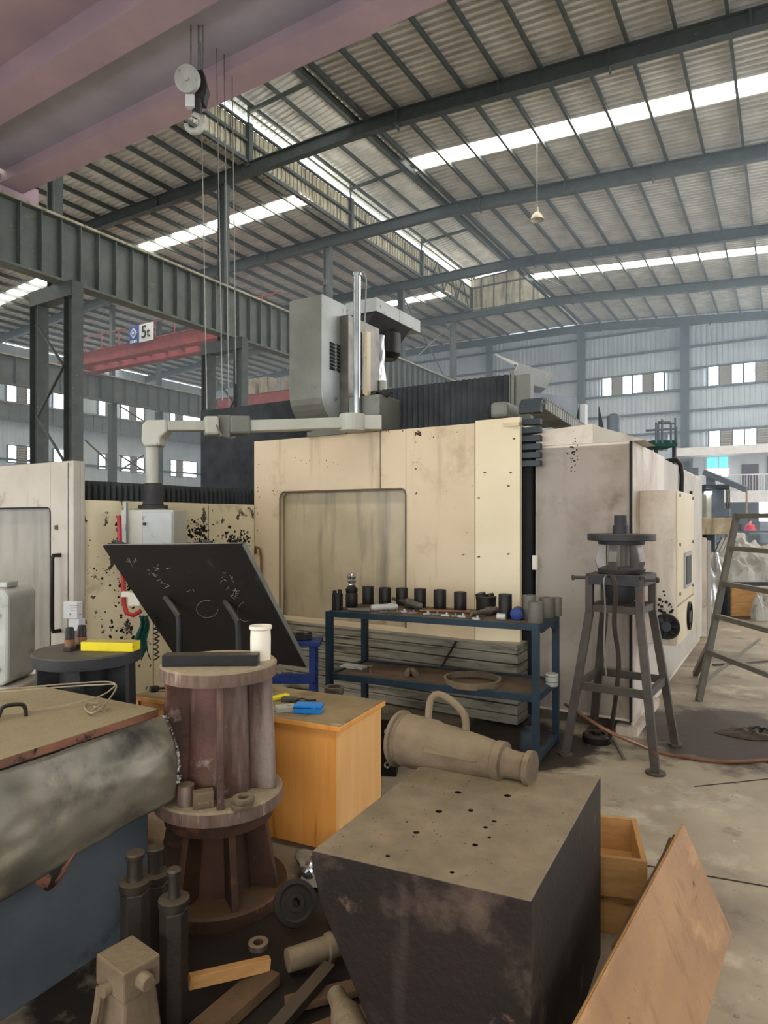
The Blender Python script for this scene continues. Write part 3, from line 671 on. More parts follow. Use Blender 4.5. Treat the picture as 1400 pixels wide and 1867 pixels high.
bellow_wall('cross_beam_bellows', A2, -4.63, bR_, 2.40, 3.09, pitch=.062, d=.04)
x = B(); x.ab(A2-.03, A2+.3, bR_, bR_+.05, 2.3, 3.13); x.ab(A2, A2+.10, bR_+.05, bR_+.20, 2.45, 3.08); x.build('bellows_end_plate', M['headm'], mach, bevel=.004)
x = B(); x.ab(A2+.05, A2+.6, bL_+.02, bR_, 1.95, 2.98); x.build('cross_beam', M['darkped'], mach)
x = B(); a = 3.3
while a < 5.75:
    x.ab(a, a+.03, -6.4, -5.02, 1.60, 2.03); x.ab(a+.03, a+.06, -6.4, -5.05, 1.60, 2.01); a += .06
x.build('table_bellows', M['bellow'], mach)
x = B(); x.ab(3.25, 5.8, -6.45, -5.3, 2.03, 2.05); x.build('table_cover', M['darkped'], mach)
x = B(); x.ab(5.5, 5.6, -5.6, -4.8, .1, 1.95); x.ab(4.9, 5.6, -6.9, -5.2, .1, 1.7); x.build('table_body', M['dark'], mach)
# ram head
AH = 5.3; hb0, hb1 = -.8262*AH, -.7516*AH; hz1, hz0, hzc = 3.965, 2.66, 2.99
prof = [(AH, hz1), (AH, hzc)]+[(AH+.40*(1-math.cos(g)), hzc-.33*math.sin(g)) for g in [math.radians(k*10) for k in range(1, 10)]]+[(AH+.42, hz1-.0)]
x = B(); x.prism([W(a_, hb0-.02, z_) for a_, z_ in prof], W(0, hb1-hb0+.02, 0)); hd = x.build('ram_cover', M['headm'], mach, bevel=.006)
x = B(); prof2 = [(a_+.0005, z_) for a_, z_ in prof]; x.prism([W(a_, hb1, z_) for a_, z_ in prof2], W(0, .008, 0)); x.build('ram_side_panel', M['headl'], mach)
for i, a_ in enumerate((AH+.13, AH+.25)):
    for k in range(8):
        zz = 3.52-k*.036; x = B(); x.prism([W(a_,hb1+.008,zz), W(a_+.08,hb1+.008,zz-.002), W(a_+.08,hb1+.02,zz-.02), W(a_,hb1+.02,zz-.018)], Vector((0,0,-.012))); x.build('louvre_slot', M['dark'], hd)
x = B(); x.ab(AH+.3, AH+.9, hb0+.05, hb1+.12, 2.5, 3.82); x.build('ram_body', M['steelc'], mach)
x = B(); x.ab(AH+.55, AH+.62, hb1+.13, hb1+.19, 2.6, 3.7); x.build('linear_guide', M['cream2'], mach)
p = P(651, 768, 6.35); q = P(651, 503, 6.35)
x = B(); x.cyl(p, q, .036, n=18); x.cyl(q, q+Vector((0,0,.02)), .048, n=18); x.build('guide_cylinder', M['chrome'], mach, smooth=True)
x = B(); x.tube([q+Vector((.03,0,0)), q+Vector((.06,0,.04)), q+Vector((.09,0,-.02)), q+Vector((.08,0,-.3)), q+Vector((.05,0,-1.1))], .008, n=6); x.build('cable', M['wire'], mach)
x = B(); x.cyl(P(592,520,6.7), P(592,508,6.7), .018, n=10); x.build('lifting_stub', M['steelc'], mach)
# motor housing behind the cylinder
bq = ub(686, 6.2)
x = B(); x.prism([W(6.2,bq-.42,4.03), W(6.2,bq,4.03), W(6.2,bq,4.18), W(6.2,bq-.42,4.18)], W(1.03,0,0)); x.ab(6.715, 6.72, bq, bq+.003, 4.03, 4.18); x.build('motor_canopy', M['headl'], mach, bevel=.005)
x = B(); x.prism([W(6.22,bq-.40,4.03), W(6.22,bq-.02,4.03), W(6.22,bq-.30,3.72)], W(.80,0,0)); x.ab(6.25, 6.45, bq-.45, bq-.25, 3.3, 4.0); x.build('canopy_underside', M['darkped'], mach)
x = B(); x.lathe([(.12,0),(.17,.06),(.17,.30),(.12,.36)], W(6.75,bq-.20,3.62), W(6.75,bq-.20,4.4), n=20); x.build('fan_motor', M['black'], mach, smooth=True)
def lump(name, c, s, m, par=None, amp=.25, seed=0, n=20, lab=None, flat=True):
    x = B(); c = Vector(c)
    def fn(u, v):
        th, ph = u*2*math.pi, (v-.5)*math.pi
        d = Vector((math.cos(th)*math.cos(ph), math.sin(th)*math.cos(ph), math.sin(ph)))
        r = 1+amp*noise.fractal(d*1.8+Vector((seed,seed*.7,0)), .8, 2.2, 4)
        q = Vector((d.x*s[0]*r, d.y*s[1]*r, d.z*s[2]*r)); q.z = max(q.z, -s[2]*.0) if flat else q.z
        return c+q
    x.grid(fn, n, n)
    return x.build(name, m, par, smooth=True)
x = B(); 
def bagf(u, v):
    g = u*2*math.pi; r = .13+.03*noise.noise(Vector((math.cos(g)*2, math.sin(g)*2, v*3)))+.02*math.sin(g*7+v*4)
    return W(6.35+math.cos(g)*r*1.2, bq-.16+math.sin(g)*r, 2.95+.85*v)
x.grid(bagf, 36, 14); x.build('plastic_wrap', M['silver'], mach, smooth=True)
x = B(); x.ab(6.2, 6.5, bq-.02, bq+.22, 2.88, 3.06); x.cyl(W(6.25,bq+.05,3.0), W(6.25,bq+.05,3.25), .05, n=12); x.cyl(W(6.3,bq+.14,3.0), W(6.3,bq+.14,3.14), .05, n=12); x.build('servo_motor', M['arm'], mach, bevel=.008)
for i in range(4):
    x = B(); s = W(6.2, bq-.18+i*.07, 3.3-.1*i); e = W(6.15, bq-.05+.08*i, 2.9); mid = (s+e)/2+Vector((.12,-.05,-.05)); x.tube([s, s*.5+mid*.5+Vector((0,0,.03)), mid, e*.5+mid*.5, e], .012, n=6); x.build('motor_cable', M['hose'], mach, smooth=True)
# grey box at the arm's root, on top of the panel
pbx = W(AM+.3, -3.12, 0)
x = B(); x.ab(AM+.12, AM+.5, ub(636,AM+.12), ub(692,AM+.12), 2.50, 2.90); x.build('junction_box', M['headm'], mach, bevel=.006)
x = B(); bb0 = ub(640,AM+.15); bb1 = ub(700,AM+.15)
for i in range(5):
    pts = [W(AM+.2+.03*i, bb0+(bb1-bb0)*k/8, 2.92+.03*math.sin(k*1.3+i)) for k in range(9)]; x.tube(pts, .012, n=6)
x.build('cable_bunch', M['hose'], mach, smooth=True)
x = B(); x.ab(AM-.02, AM+.02, ub(562,AM), ub(632,AM), ZT, ZT+.05); x.build('arm_bracket', M['headm'], mach)
# cable chain over the right end of the cross beam
x = B(); 
chain = []
def link(p, q, w_=.16, h_=.05): return (p, q, w_, h_)
c0 = W(5.75, -2.02); 
path = [W(5.5,-2.25,2.66), W(5.52,-2.05,2.70), W(5.55,-1.90,2.72)]
x = B(); x.ab(5.45, 5.75, ub(893,5.45), ub(925,5.45), 2.60, 2.74); x.build('chain_saddle', M['headm'], mach, bevel=.03)
# horizontal run along a, then down at its front end
n = 22; src = None
b_ch = ub(952, 5.45)
prof = [(5.50+.07*k, 2.74-.004*k) for k in range(n)]
for k, (a_, z_) in enumerate(prof):
    x = B(); x.ab(a_, a_+.055, b_ch, b_ch+.19, z_-.10, z_); x.ab(a_+.015, a_+.04, b_ch-.005, b_ch+.195, z_-.015, z_+.008); x.build('chain_link', M['headm'], mach, bevel=.004)
for k in range(12):
    g = math.radians(90+k*9) if k < 6 else math.radians(144)
    if k < 6: a_, z_ = 5.50-.12*math.sin(math.radians(k*15)), 2.62+.12*math.cos(math.radians(k*15))
    else: a_, z_ = 5.38, 2.62-.07*(k-5)
    x = B(); x.ab(a_-.03, a_+.03, b_ch, b_ch+.19, z_-.05, z_+.0); x.build('chain_link', M['bgd'], mach, bevel=.004)
# sheet metal hood and box on the far side of the chain
hb = ub(960, 6.2)
x = B(); x.prism([W(6.2,hb-.45,2.80), W(8.0,hb-.45,2.84), W(8.0,hb-.45,3.18), W(6.2,hb-.45,2.95)], W(0,.45,0)); x.build('way_cover_box', M['bgm'], mach, bevel=.005)
ph = [W(6.15,hb,3.03), W(6.15,hb+.35,3.03), W(6.35,hb+.50,3.12), W(6.30,hb+.55,3.40), W(6.25,hb+.12,3.30)]
x = B()
hoodp = [(0,3.04),(.10,3.02),(.22,3.05),(.34,3.13),(.42,3.28)]
vs = []; L_ = 1.0
for b_, z_ in hoodp: vs += [W(6.2,hb+b_-.50,z_-.04), W(7.3,hb+b_-.50,z_+.06)]
x.add(vs, [(2*k,2*k+1,2*k+3,2*k+2) for k in range(4)]); x.add([W(6.2,hb-.13,3.23),W(7.3,hb-.13,3.33),W(6.2,hb-.33,3.36)], [(0,1,2)])
x.build('sheet_hood', M['headl'], mach, solid=.012)
x = B(); x.ab(7.45, 7.55, ub(1056,7.5), ub(1069,7.5), 2.35, 3.0); x.build('white_end_plate', M['white'], mach)
x = B(); x.prism([W(7.3,ub(1042,7.3),2.60),W(7.3,ub(1056,7.3),2.55),W(7.3,ub(1056,7.3),2.98)], W(.03,0,0)); x.build('end_wedge', M['bgd'], mach)

# left upright of the machine with its own window
lf = thing('machine_upright', 'worn pale grey machine upright with a dark window at the left edge', 'machine', W(3.3, -5.6, 0))
AL = 3.12; x = B(); zt = 2.165
bl1 = ub(134, AL); lw1 = ub(92, AL)
panel_with_window(x, AL, -6.9, bl1, .02, zt, -6.6, lw1, .55, 1.80)
x.ab(AL+.06, AL+.10, bl1-.05, bl1, .02, zt); x.build('upright_panel', M['pale'], lf, bevel=.006)
x = B(); x.ab(AL+.08, AL+.1, -6.7, lw1+.05, .5, 1.85); x.build('upright_window', M['glassd'], lf)
x = B(); x.tube([W(AL,-6.6,1.80), W(AL,lw1-.05,1.80), W(AL,lw1-.01,1.785), W(AL,lw1,1.75), W(AL,lw1,.55)], .006, n=6); x.build('window_seal', M['dark'], lf)
x = B(); hb_ = ub(110, AL); x.tube([W(AL,hb_,1.42), W(AL-.06,hb_,1.42), W(AL-.07,hb_,1.38), W(AL-.07,hb_,.86), W(AL-.06,hb_,.82), W(AL,hb_,.82)], .017, n=10); x.build('door_handle', M['black'], lf, smooth=True)
x = B(); hb_ = ub(124, AL); x.ab(AL-.004, AL, hb_-.002, hb_+.008, .75, 2.15); x.build('worn_edge_strip', M['steelc'], lf)
x = B(); hb_ = ub(103, AL); x.ab(AL-.012, AL, hb_-.02, hb_+.02, 1.62, 1.66); x.cyl(W(AL-.012,hb_,1.64), W(AL-.02,hb_,1.64), .012, n=12); x.build('lock_plate', M['steelc'], lf)
# control pendant
pd = thing('control_pendant', 'grey control box hanging from a long jointed overhead arm', 'control arm', P(278, 1000, 5.5)-Vector((0,0,0)))
j0 = P(664, 772, 6.02); j1 = P(440, 778, 5.85); j2 = P(385, 777, 5.75); j3 = P(300, 778, 5.55); j4 = P(278, 782, 5.5)
x = B(); x.box(j0+Vector((.02,.1,.01)), (.28,.24,.13)); x.cyl(j0+Vector((-.11,.02,-.07)), j0+Vector((-.11,.02,.085)), .12, n=24); x.build('pivot_housing', M['arm'], pd, bevel=.008)
x = B(); x.bar(j1+Vector((.03,0,0)), j0-Vector((.2,0,0)), .12, .10); x.build('long_arm', M['arm'], pd, bevel=.01)
x = B(); x.bar(P(418,776,5.8), P(456,776,5.85), .15, .16); x.build('swivel_joint', M['headm'], pd, bevel=.02)
x = B(); x.bar(P(372,777,5.72), P(398,777,5.76), .15, .16); x.build('swivel_joint', M['arm'], pd, bevel=.02)
x = B()
for i in range(9):
    x.cyl(P(400+i*2.2,757,5.77), P(400+i*2.2,796,5.77), .012, n=6)
x.tube([P(392,770,5.7), P(404,795,5.65), P(420,799,5.7), P(428,797,5.75)], .01, n=6); x.build('joint_cables', M['headm'], pd, smooth=True)
x = B(); x.bar(P(303,777,5.55), P(374,777,5.72), .10, .085); x.build('short_arm', M['arm'], pd, bevel=.01)
x = B(); x.prism([P(258,773,5.5),P(268,765,5.5),P(303,765,5.5),P(304,786,5.5),P(291,798,5.5),P(291,812,5.5),P(262,814,5.5),P(257,803,5.5)], (0,.16,0)); x.build('elbow', M['arm'], pd, bevel=.015)
x = B(); x.cyl(P(277,888,5.58), P(277,810,5.58), .052, n=20); x.build('riser_tube', M['arm'], pd, smooth=True)
x = B(); pts = [(.080,0),(.088,.02),(.078,.05),(.084,.09),(.072,.16),(.068,.20)]; x.lathe(pts, P(279,924,5.58), P(279,800,5.58), n=24); x.cyl(P(279,928,5.58), P(279,921,5.58), .12, n=24); x.build('rubber_boot', M['darkped'], pd, smooth=True)
x = B(); x.box(P(280,931,5.58), (.26,.2,.03)); x.build('top_plate', M['headm'], pd)
# the control box: two faces, a door with lock
cb = P(279, 965, 5.45); Rz = math.radians(-8)
x = B(); x.box(cb+Vector((0,.03,-.09)), (.46,.26,.50), rz=Rz); x.build('control_box', M['arm'], pd, bevel=.01)
x = B(); x.box(cb+Vector((.075,-.105,-.09)), (.26,.03,.47), rz=Rz); x.build('box_door', M['headl'], pd, bevel=.008)
x = B(); x.box(cb+Vector((-.03,-.112,.045)), (.014,.03,.022), rz=Rz); x.cyl(cb+Vector((-.03,-.12,.045)), cb+Vector((-.03,-.135,.045)), .009, n=10); x.build('lock', M['black'], pd)
x = B(); x.box(cb+Vector((-.215,-.09,.02)), (.07,.04,.05), rz=Rz); x.box(cb+Vector((-.19,-.09,.02)), (.02,.03,.4), rz=Rz); x.build('side_bracket', M['headl'], pd)
# hoses and papers on the guard
x = B(); pts = [P(217,940,5.25), P(219,1000,5.25), P(224,1050,5.25), P(226,1100,5.24), P(231,1118,5.22), P(243,1122,5.2), P(257,1114,5.2)]; x.tube(pts, .018, n=10)
x.build('red_conduit', M['redh'], mach, smooth=True)
x = B(); x.box(P(232,1083,5.2), (.07,.06,.04)); x.box(P(246,1092,5.18), (.09,.05,.1)); x.build('conduit_clip', M['wplastic'], mach)
x = B()
def clf(u, v):
    return P(262,1122,5.1)+Vector(((u-.5)*(.06+.05*v)+.012*math.sin(v*7), .02*math.sin(u*14+v*5)-.02, -v*.30*(1-.15*math.cos(u*9))))
x.grid(clf, 16, 14)
tag(x.build('green_rag', M['green'], smooth=True, solid=.004), 'dark green rag hanging beside the red conduit', 'cloth')
x = B(); x.box(P(133,1112,5.08), (.13,.06,.13), rz=-.3); x.box(P(140,1138,5.08), (.10,.07,.09), rz=-.3)
t = x.build('outlet_box', M['paper'], mach, bevel=.004)
x = B()
for i in range(3): x.box(P(128+i*9,1120,5.045), (.010,.006,.010), rz=-.3)
for i in range(4): x.box(P(134,1104+i*3,5.045), (.08-.012*i,.006,.003), rz=-.3)
x.build('printed_marks', M['headm'], t)

# ================================================================ electric cabinet on the right
cab = thing('machine_cabinet', 'tall dirty beige machine cabinet with fans behind the legged stand', 'cabinet', W(5.5, -1.5, 0))
bc = -1.04; aC = 5.46; zc = 2.325
x = B(); x.ab(aC, aC+.05, -1.83, bc-.015, .10, zc); x.build('front_panel', M['cab'], cab, bevel=.005)
x = B(); x.ab(aC, 10.4, -1.83, bc-.02, .12, zc-.02); x.build('body', M['cab'], cab)
edges = [aC+.02, 7.05, 8.05, 9.2, 10.4]
for i, (e0, e1) in enumerate(zip(edges, edges[1:])):
    x = B(); zt = zc-.02*i; x.ab(e0, e1-.012, bc-.02, bc, .06, zt); x.build('side_panel', M['cab' if i < 1 else 'pale'], cab, bevel=.006)
x = B(); x.ab(aC-.01, aC+.015, bc-.025, bc-.008, .1, zc); x.build('corner_gap', M['dark'], cab)
x = B(); x.ab(aC-.05, aC+1.0, bc-.12, bc+.04, 0, .07); x.ab(aC+1.0, 10.3, bc-.1, bc-.02, 0, .07); x.build('plinth', M['cab'], cab)
x = B(); x.prism([W(aC+.0,-1.83,zc), W(aC+.0,-1.35,zc), W(aC+.0,-1.35,zc+.16), W(aC,-1.83,zc+.13)], W(.5,0,0)); x.build('riser_box', M['cab'], cab, bevel=.004)
x = B(); chips(x, aC, [(1046,832,4,14,40,.008),(1030,830,8,12,14,.004)], None); tag(x.build('paint_chips', M['tank'], cab), kind='stuff')
x = B(); x.prism([W(aC+.0,-1.35,zc), W(aC+.0,-.95,zc), W(aC+.0,-1.35,zc+.15)], W(.5,0,0)); x.build('sloped_cover', M['pale'], cab)
x = B(); x.tube([W(8.05,bc+.02,1.7), W(8.05,bc+.03,2.2), W(8.04,bc+.02,2.32), W(8.0,bc-.03,2.38), W(7.95,bc-.12,2.36)], .025, n=10); x.build('vent_pipe', M['black'], cab, smooth=True)
for i, z in enumerate((2.0, .9)):
    x = B(); x.ab(9.0, 9.03, bc, bc+.03, z, z+.06); x.build('latch', M['black'], cab)
# protruding control box with two fans
a0, a1, b1 = 5.71, 6.78, -.761
x = B(); x.ab(a0, a1, bc, b1, .69, 1.94); eb = x.build('electric_box', M['cab'], cab, bevel=.006)
x = B(); x.ab(a0+.02, a1-.01, b1, b1+.015, 1.02, 1.93); x.build('side_cover', M['cream2'], eb, bevel=.003)
x = B(); x.ab(a0+.02, a1-.01, b1, b1+.02, .70, 1.005); x.build('fan_cover', M['cream2'], eb, bevel=.003)
x = B()
for z in (1.90, 1.50, 1.10):
    for a in (a0+.1, a1-.12): x.cyl(W(a,b1+.015,z), W(a,b1+.025,z), .014, n=8)
x.build('cover_screws', M['headm'], eb)
x = B(); x.ab(a0+.35, a0+.75, b1+.015, b1+.03, 1.12, 1.42); x.build('grille_frame', M['headl'], eb)
x = B(); x.ab(a0+.39, a0+.71, b1+.03, b1+.035, 1.15, 1.39); x.build('grille', M['darkped'], eb)
def fan(c, d, r, par):
    c = Vector(c); d = Vector(d).normalized()
    x = B(); x.lathe([(r,0),(r*1.05,.012),(r,.022),(r*.88,.022),(r*.86,.004),(r*.5,.004)], c, c+d, n=28); x.build('fan_ring', M['tank'], par, smooth=True)
    x = B(); x.lathe([(r*.42,0),(r*.4,.02),(.002,.024)], c, c+d, n=20); x.build('fan_hub', M['bgd'], par, smooth=True)
    x_ = d.orthogonal().normalized(); y_ = d.cross(x_)
    for k in range(7):
        g = k*2*math.pi/7; e = x_*math.cos(g)+y_*math.sin(g); f = x_*math.cos(g+.5)+y_*math.sin(g+.5)
        x = B(); x.add([c+e*r*.38+d*.006, c+f*r*.38+d*.018, c+f*r*.86+d*.018, c+e*r*.88+d*.006], [(0,1,2,3)]); x.build('fan_blade', M['black'], par, solid=.003)
pf = W(a0, ub(1215, a0)); 
fan((pf.x, pf.y, H+(V0-1142)/F*pf.y), (-SN,-CS,0), .10, eb)
fan(W(a0+.62, b1+.02, .86), (CS,-SN,0), .12, eb)
x = B(); rnd = random.Random(3)
for k in range(26):
    q = W(a0-.001, ub(1207+rnd.gauss(0,9), a0)); z_ = H+(V0-1108+rnd.gauss(0,9)+(0))/F*q.y
    q.z = z_; x.cyl(q, q-Vector((SN,CS,0))*.003, .004+rnd.random()*.011, n=7)
tag(x.build('oil_splashes', M['tank'], eb), kind='stuff')
x = B(); x.tube([W(AM-.02,ub(468,AM),1.35), W(AM-.05,ub(472,AM),1.42), W(AM-.05,ub(480,AM),1.40), W(AM-.04,ub(481,AM),1.30), W(AM-.03,ub(480,AM),1.05)], .012, n=8); x.build('copper_pipe', M['copper'], mach, smooth=True)
x = B(); x.tube([W(AM-.07,ub(838,AM),.66), W(AM-.08,ub(815,AM),.45), W(AM-.08,ub(800,AM),.30)], .008, n=6); x.build('loose_cable', M['black'], mach, smooth=True)
# small things standing on the cabinet's top
def on_top(u_, b_): return W(ua(u_, b_), b_, zc)
t = thing('air_filter_unit', 'small grey filter unit and black fin on top of the beige cabinet', 'machine part', W(6.2, -1.35, zc-.02))
q = W(6.2, -1.35, zc-.02)
x = B(); x.lathe([(.06,0),(.06,.12),(.05,.16),(.055,.2),(.055,.34),(.03,.36)], q, n=18); x.build('filter_bowl', M['bgm'], t, smooth=True)
x = B(); x.prism([q+Vector((-.13,0,0)), q+Vector((-.08,0,0)), q+Vector((-.09,0,.25)), q+Vector((-.13,0,.43))], (0,.02,0)); x.build('fin_plate', M['bgd'], t)
x = B(); x.lathe([(.02,-.03),(.09,-.02),(.1,0),(.09,.02),(.02,.03)], q+Vector((0,-.08,.09)), q+Vector((0,-1,.09)), n=20); x.build('round_cover', M['headl'], t, smooth=True)
x = B(); q2 = q+Vector((.28,.3,.0)); x.tube([q2+Vector((math.cos(g)*.16, math.sin(g)*.12, .05+.03*math.sin(2*g))) for g in [k*.42 for k in range(15)]], .012, n=6, cyc=True)
tag(x.build('coiled_cable', M['wire'], smooth=True), 'coil of thin cable lying on the cabinet beside the filter unit', 'cable')
# ================================================================ things in front
# --- rusted steel block
bl = [Vector((.385,1.725,0)), Vector((.846,2.57,0)), Vector((.142,2.67,0)), Vector((-.218,1.99,0))]   # front, back right, back left, left
ZB = .70
blk = thing('steel_block', 'big rusty brown steel block with a dusty drilled top in the foreground', 'steel block', ((.31, 2.2, 0)))
f0, br, bk, lf0 = bl
x = B()
up = lambda p, z: Vector((p.x, p.y, z))
lowl = lf0+(f0-lf0)*.40; lowk = bk+(br-bk)*.36
front = [up(lf0,ZB), up(lf0,ZB-.045), up(lf0+(f0-lf0)*.05,ZB-.16), up(lf0+(f0-lf0)*.19,ZB-.34), up(lf0+(f0-lf0)*.36,ZB-.56), up(lowl,0), up(f0,0), up(f0,ZB)]
rear = [up(bk,ZB), up(bk,ZB-.045), up(bk+(br-bk)*.05,ZB-.16), up(bk+(br-bk)*.19,ZB-.34), up(bk+(br-bk)*.34,ZB-.56), up(lowk,0), up(br,0), up(br,ZB)]
n = 8
x.add(front+rear, [tuple(range(n)), tuple(range(n,2*n))[::-1]]+[(i,(i+1)%n,n+(i+1)%n,n+i) for i in range(n)])
body = x.build('block_body', M['block'], blk)
holes = [(835,1444,6),(925,1450,6),(800,1479,6),(858,1477,5),(759,1517,5.5),(901,1497,4),(892,1526,3),(866,1540,5),(885,1508,4),(742,1498,2.5),(707,1560,4),(824,1590,4)]
x = B()
for u_, v_, r_ in holes:
    p = GZ(u_, v_, ZB); x.cyl(p+Vector((0,0,-.06)), p+Vector((0,0,.02)), r_/F*p.y, n=14)
cut = x.build('cutter', M['tank'], fix=True)
md = body.modifiers.new('holes', 'BOOLEAN'); md.object = cut; md.solver = 'EXACT'; md.operation = 'DIFFERENCE'
bpy.context.view_layer.update()
me = bpy.data.meshes.new_from_object(body.evaluated_get(bpy.context.evaluated_depsgraph_get())); body.modifiers.clear(); body.data = me
if len(me.materials) < 1: me.materials.append(M['block'])
bpy.data.objects.remove(cut)
md = body.modifiers.new('b', 'BEVEL'); md.width = .004; md.segments = 2; md.limit_method = 'ANGLE'; md.angle_limit = .9
x = B(); rnd = random.Random(5)
for k in range(170):
    s, t_ = rnd.random(), rnd.random(); p = (lf0*(1-s)+f0*s)*(1-t_)+(bk*(1-s)+br*s)*t_
    r_ = .001+.0018*rnd.random()**2; x.box((p.x,p.y,ZB+r_*.4), (r_*2,r_*1.4,r_), rz=rnd.random()*3)
tag(x.build('metal_chips', M['steelc'], blk), kind='stuff')

# --- conical casting with its loop handle
cc = thing('cone_casting', 'long dusty conical cast pipe with a loop handle lying on the steel block', 'casting', P(850, 1400, 2.7))
p0 = P(725, 1345, 2.84); p1 = P(972, 1402, 2.50); dv = (p1-p0); Lc = dv.length; d = dv/Lc
pr = [(.02,0),(.115,0),(.122,.008),(.122,.022),(.108,.028),(.100,.045),(.112,.05),(.112,.10),(.108,.20),(.100,.215),(.097,.30),(.083,.44),(.073,.50),(.080,.505),(.080,.54),(.062,.546),(.055,.56),(.052,.63),(.066,.64),(.068,.665),(.02,.668)]
k = Lc/.668
pr = [(r*.97, t*k) for r, t in pr]
x = B(); x.lathe(pr, p0, p1, n=36); x.build('cone_body', M['cast'], cc, smooth=True)
upv = (Vector((0,0,1))-d*d.z).normalized(); sd = d.cross(upv)
hv = (upv*.93-sd*.25).normalized()
hp_ = [p0+d*.15*k+hv*.09, p0+d*.145*k+hv*.17, p0+d*.17*k+hv*.205, p0+d*.22*k+hv*.205, p0+d*.28*k+hv*.18, p0+d*.33*k+hv*.14, p0+d*.345*k+hv*.08]
def smooth_path(pts, n=5):
    out = []
    for i in range(len(pts)-1):
        a, b, c, e = pts[max(i-1,0)], pts[i], pts[i+1], pts[min(i+2,len(pts)-1)]
        for j in range(n):
            t = j/n; out.append(.5*((2*b)+(c-a)*t+(2*a-5*b+4*c-e)*t*t+(3*b-a-3*c+e)*t**3))
    return out+[pts[-1]]
x = B(); x.tube(smooth_path(hp_), .0155, n=10); x.build('loop_handle', M['cast'], cc, smooth=True)
x = B(); q0 = p0+d*.20*k-sd*-.0+(-upv*.0)
fs = (d.cross(Vector((0,0,1)))).normalized()
side = fs if fs.y < 0 else -fs
x.prism([p0+d*.20*k+side*.095+Vector((0,0,.02)), p0+d*.22*k+side*.125+Vector((0,0,.012)), p0+d*.45*k+side*.082+Vector((0,0,.005)), p0+d*.46*k+side*.06], (0,0,.01)); x.build('side_fin', M['cast'], cc, bevel=.003)

# --- desk
desk = thing('plywood_desk', 'orange plywood desk with dusty top behind the steel block', 'desk', (-.6, 3.7, 0))
dz = .68; fr = Vector((-.216,3.24,0)); ud = Vector((-1.19,.56,0)).normalized(); wd = Vector((-ud.y*-1, ud.x*-1, 0)); wd = Vector((.4258,.9048,0))
def dq(s, t, z): return fr+ud*s+wd*t+Vector((0,0,z))
Ld, Wd = 1.38, .53
x = B(); x.hexa([dq(0,0,dz-.028),dq(0,Wd,dz-.028),dq(Ld,Wd,dz-.028),dq(Ld,0,dz-.028),dq(0,0,dz),dq(0,Wd,dz),dq(Ld,Wd,dz),dq(Ld,0,dz)])
x.build('desk_top', [M['plyt'], M['ply']], desk, bevel=.004)
o = [c for c in bpy.data.objects if c.name.startswith('desk_top')][0]
for p in o.data.polygons: p.material_index = 0 if p.normal.z > .5 else 1
x = B(); x.hexa([dq(.015,.02,.0),dq(.015,Wd-.03,.0),dq(.035,Wd-.03,.0),dq(.035,.02,.0),dq(.015,.02,dz-.028),dq(.015,Wd-.03,dz-.028),dq(.035,Wd-.03,dz-.028),dq(.035,.02,dz-.028)]); x.build('side_panel', M['plyl'], desk, bevel=.002)
x = B(); x.hexa([dq(.035,.03,.04),dq(.035,.048,.04),dq(Ld-.03,.048,.04),dq(Ld-.03,.03,.04),dq(.035,.03,dz-.028),dq(.035,.048,dz-.028),dq(Ld-.03,.048,dz-.028),dq(Ld-.03,.03,dz-.028)]); x.build('front_board', M['ply'], desk, bevel=.002)
x = B(); x.hexa([dq(Ld-.03,.02,.0),dq(Ld-.03,Wd-.03,.0),dq(Ld-.01,Wd-.03,.0),dq(Ld-.01,.02,.0),dq(Ld-.03,.02,dz-.028),dq(Ld-.03,Wd-.03,dz-.028),dq(Ld-.01,Wd-.03,dz-.028),dq(Ld-.01,.02,dz-.028)]); x.build('side_panel', M['plyl'], desk)
# on the desk
p = GZ(562, 1300, dz); x = B(); x.box(p+Vector((0,.02,.022)), (.145,.085,.042), rz=-.12); t = x.build('blue_box', M['bluebox'], bevel=.004); tag(t, 'small bright blue plastic box on the desk', 'box')
x = B(); x.box(p+Vector((0,.02,.031)), (.149,.089,.004), rz=-.12); x.build('lid_line', M['blue2'], t); x = B(); x.box(p+Vector((.03,-.028,.028)), (.025,.006,.014), rz=-.12); x.build('lid_catch', M['bluebox'], t)
p = GZ(508, 1275, dz); x = B(); x.box(p+Vector((.0,.0,.012)), (.13,.036,.022), rz=.75); tag(x.build('scraper', M['yellow2'], bevel=.004), 'bright yellow plastic handle lying on the desk', 'tool')
p = GZ(520, 1296, dz); x = B(); x.box(p+Vector((0,0,.014)), (.10,.07,.028), rz=.3); x.cyl(p+Vector((.02,0,.028)), p+Vector((.02,0,.034)), .012, n=12); tag(x.build('steel_jaw', M['arm'], bevel=.004), 'pale metal block with a hole beside the blue box', 'machine part')
p = GZ(528, 1279, dz); x = B(); x.box(p+Vector((0,0,.012)), (.09,.05,.024), rz=-.2); tag(x.build('dark_block', M['steelc'], bevel=.004), 'dark metal block between the yellow handle and the desk\'s back', 'machine part')
for i, (u_, v_) in enumerate(((545,1280),(556,1277),(540,1290))):
    p = GZ(u_, v_, dz+.006); x = B(); x.tube(smooth_path([p+Vector((-.05,0,0)), p+Vector((-.02,.02,.006)), p+Vector((.02,-.01,.004)), p+Vector((.06,.01,0))]), .005, n=6)
    tag(x.build('cable_scrap', M['black' if i < 2 else 'wplastic'], smooth=True), ['black cable scrap behind the blue box, nearest of two', 'black cable scrap behind the blue box, farthest back', 'white cable scrap beside the pale metal block'][i], 'cable')
p = GZ(600, 1262, dz)
p = P(609, 1270, 4.15); x = B(); x.lathe([(.055,0),(.062,.01),(.062,.05),(.045,.05),(.045,.01)], Vector((p.x,p.y,.60)), n=24, closed=True); x.lathe([(.05,-.60),(.05,0),(.02,0)], Vector((p.x,p.y,.60)), n=20)
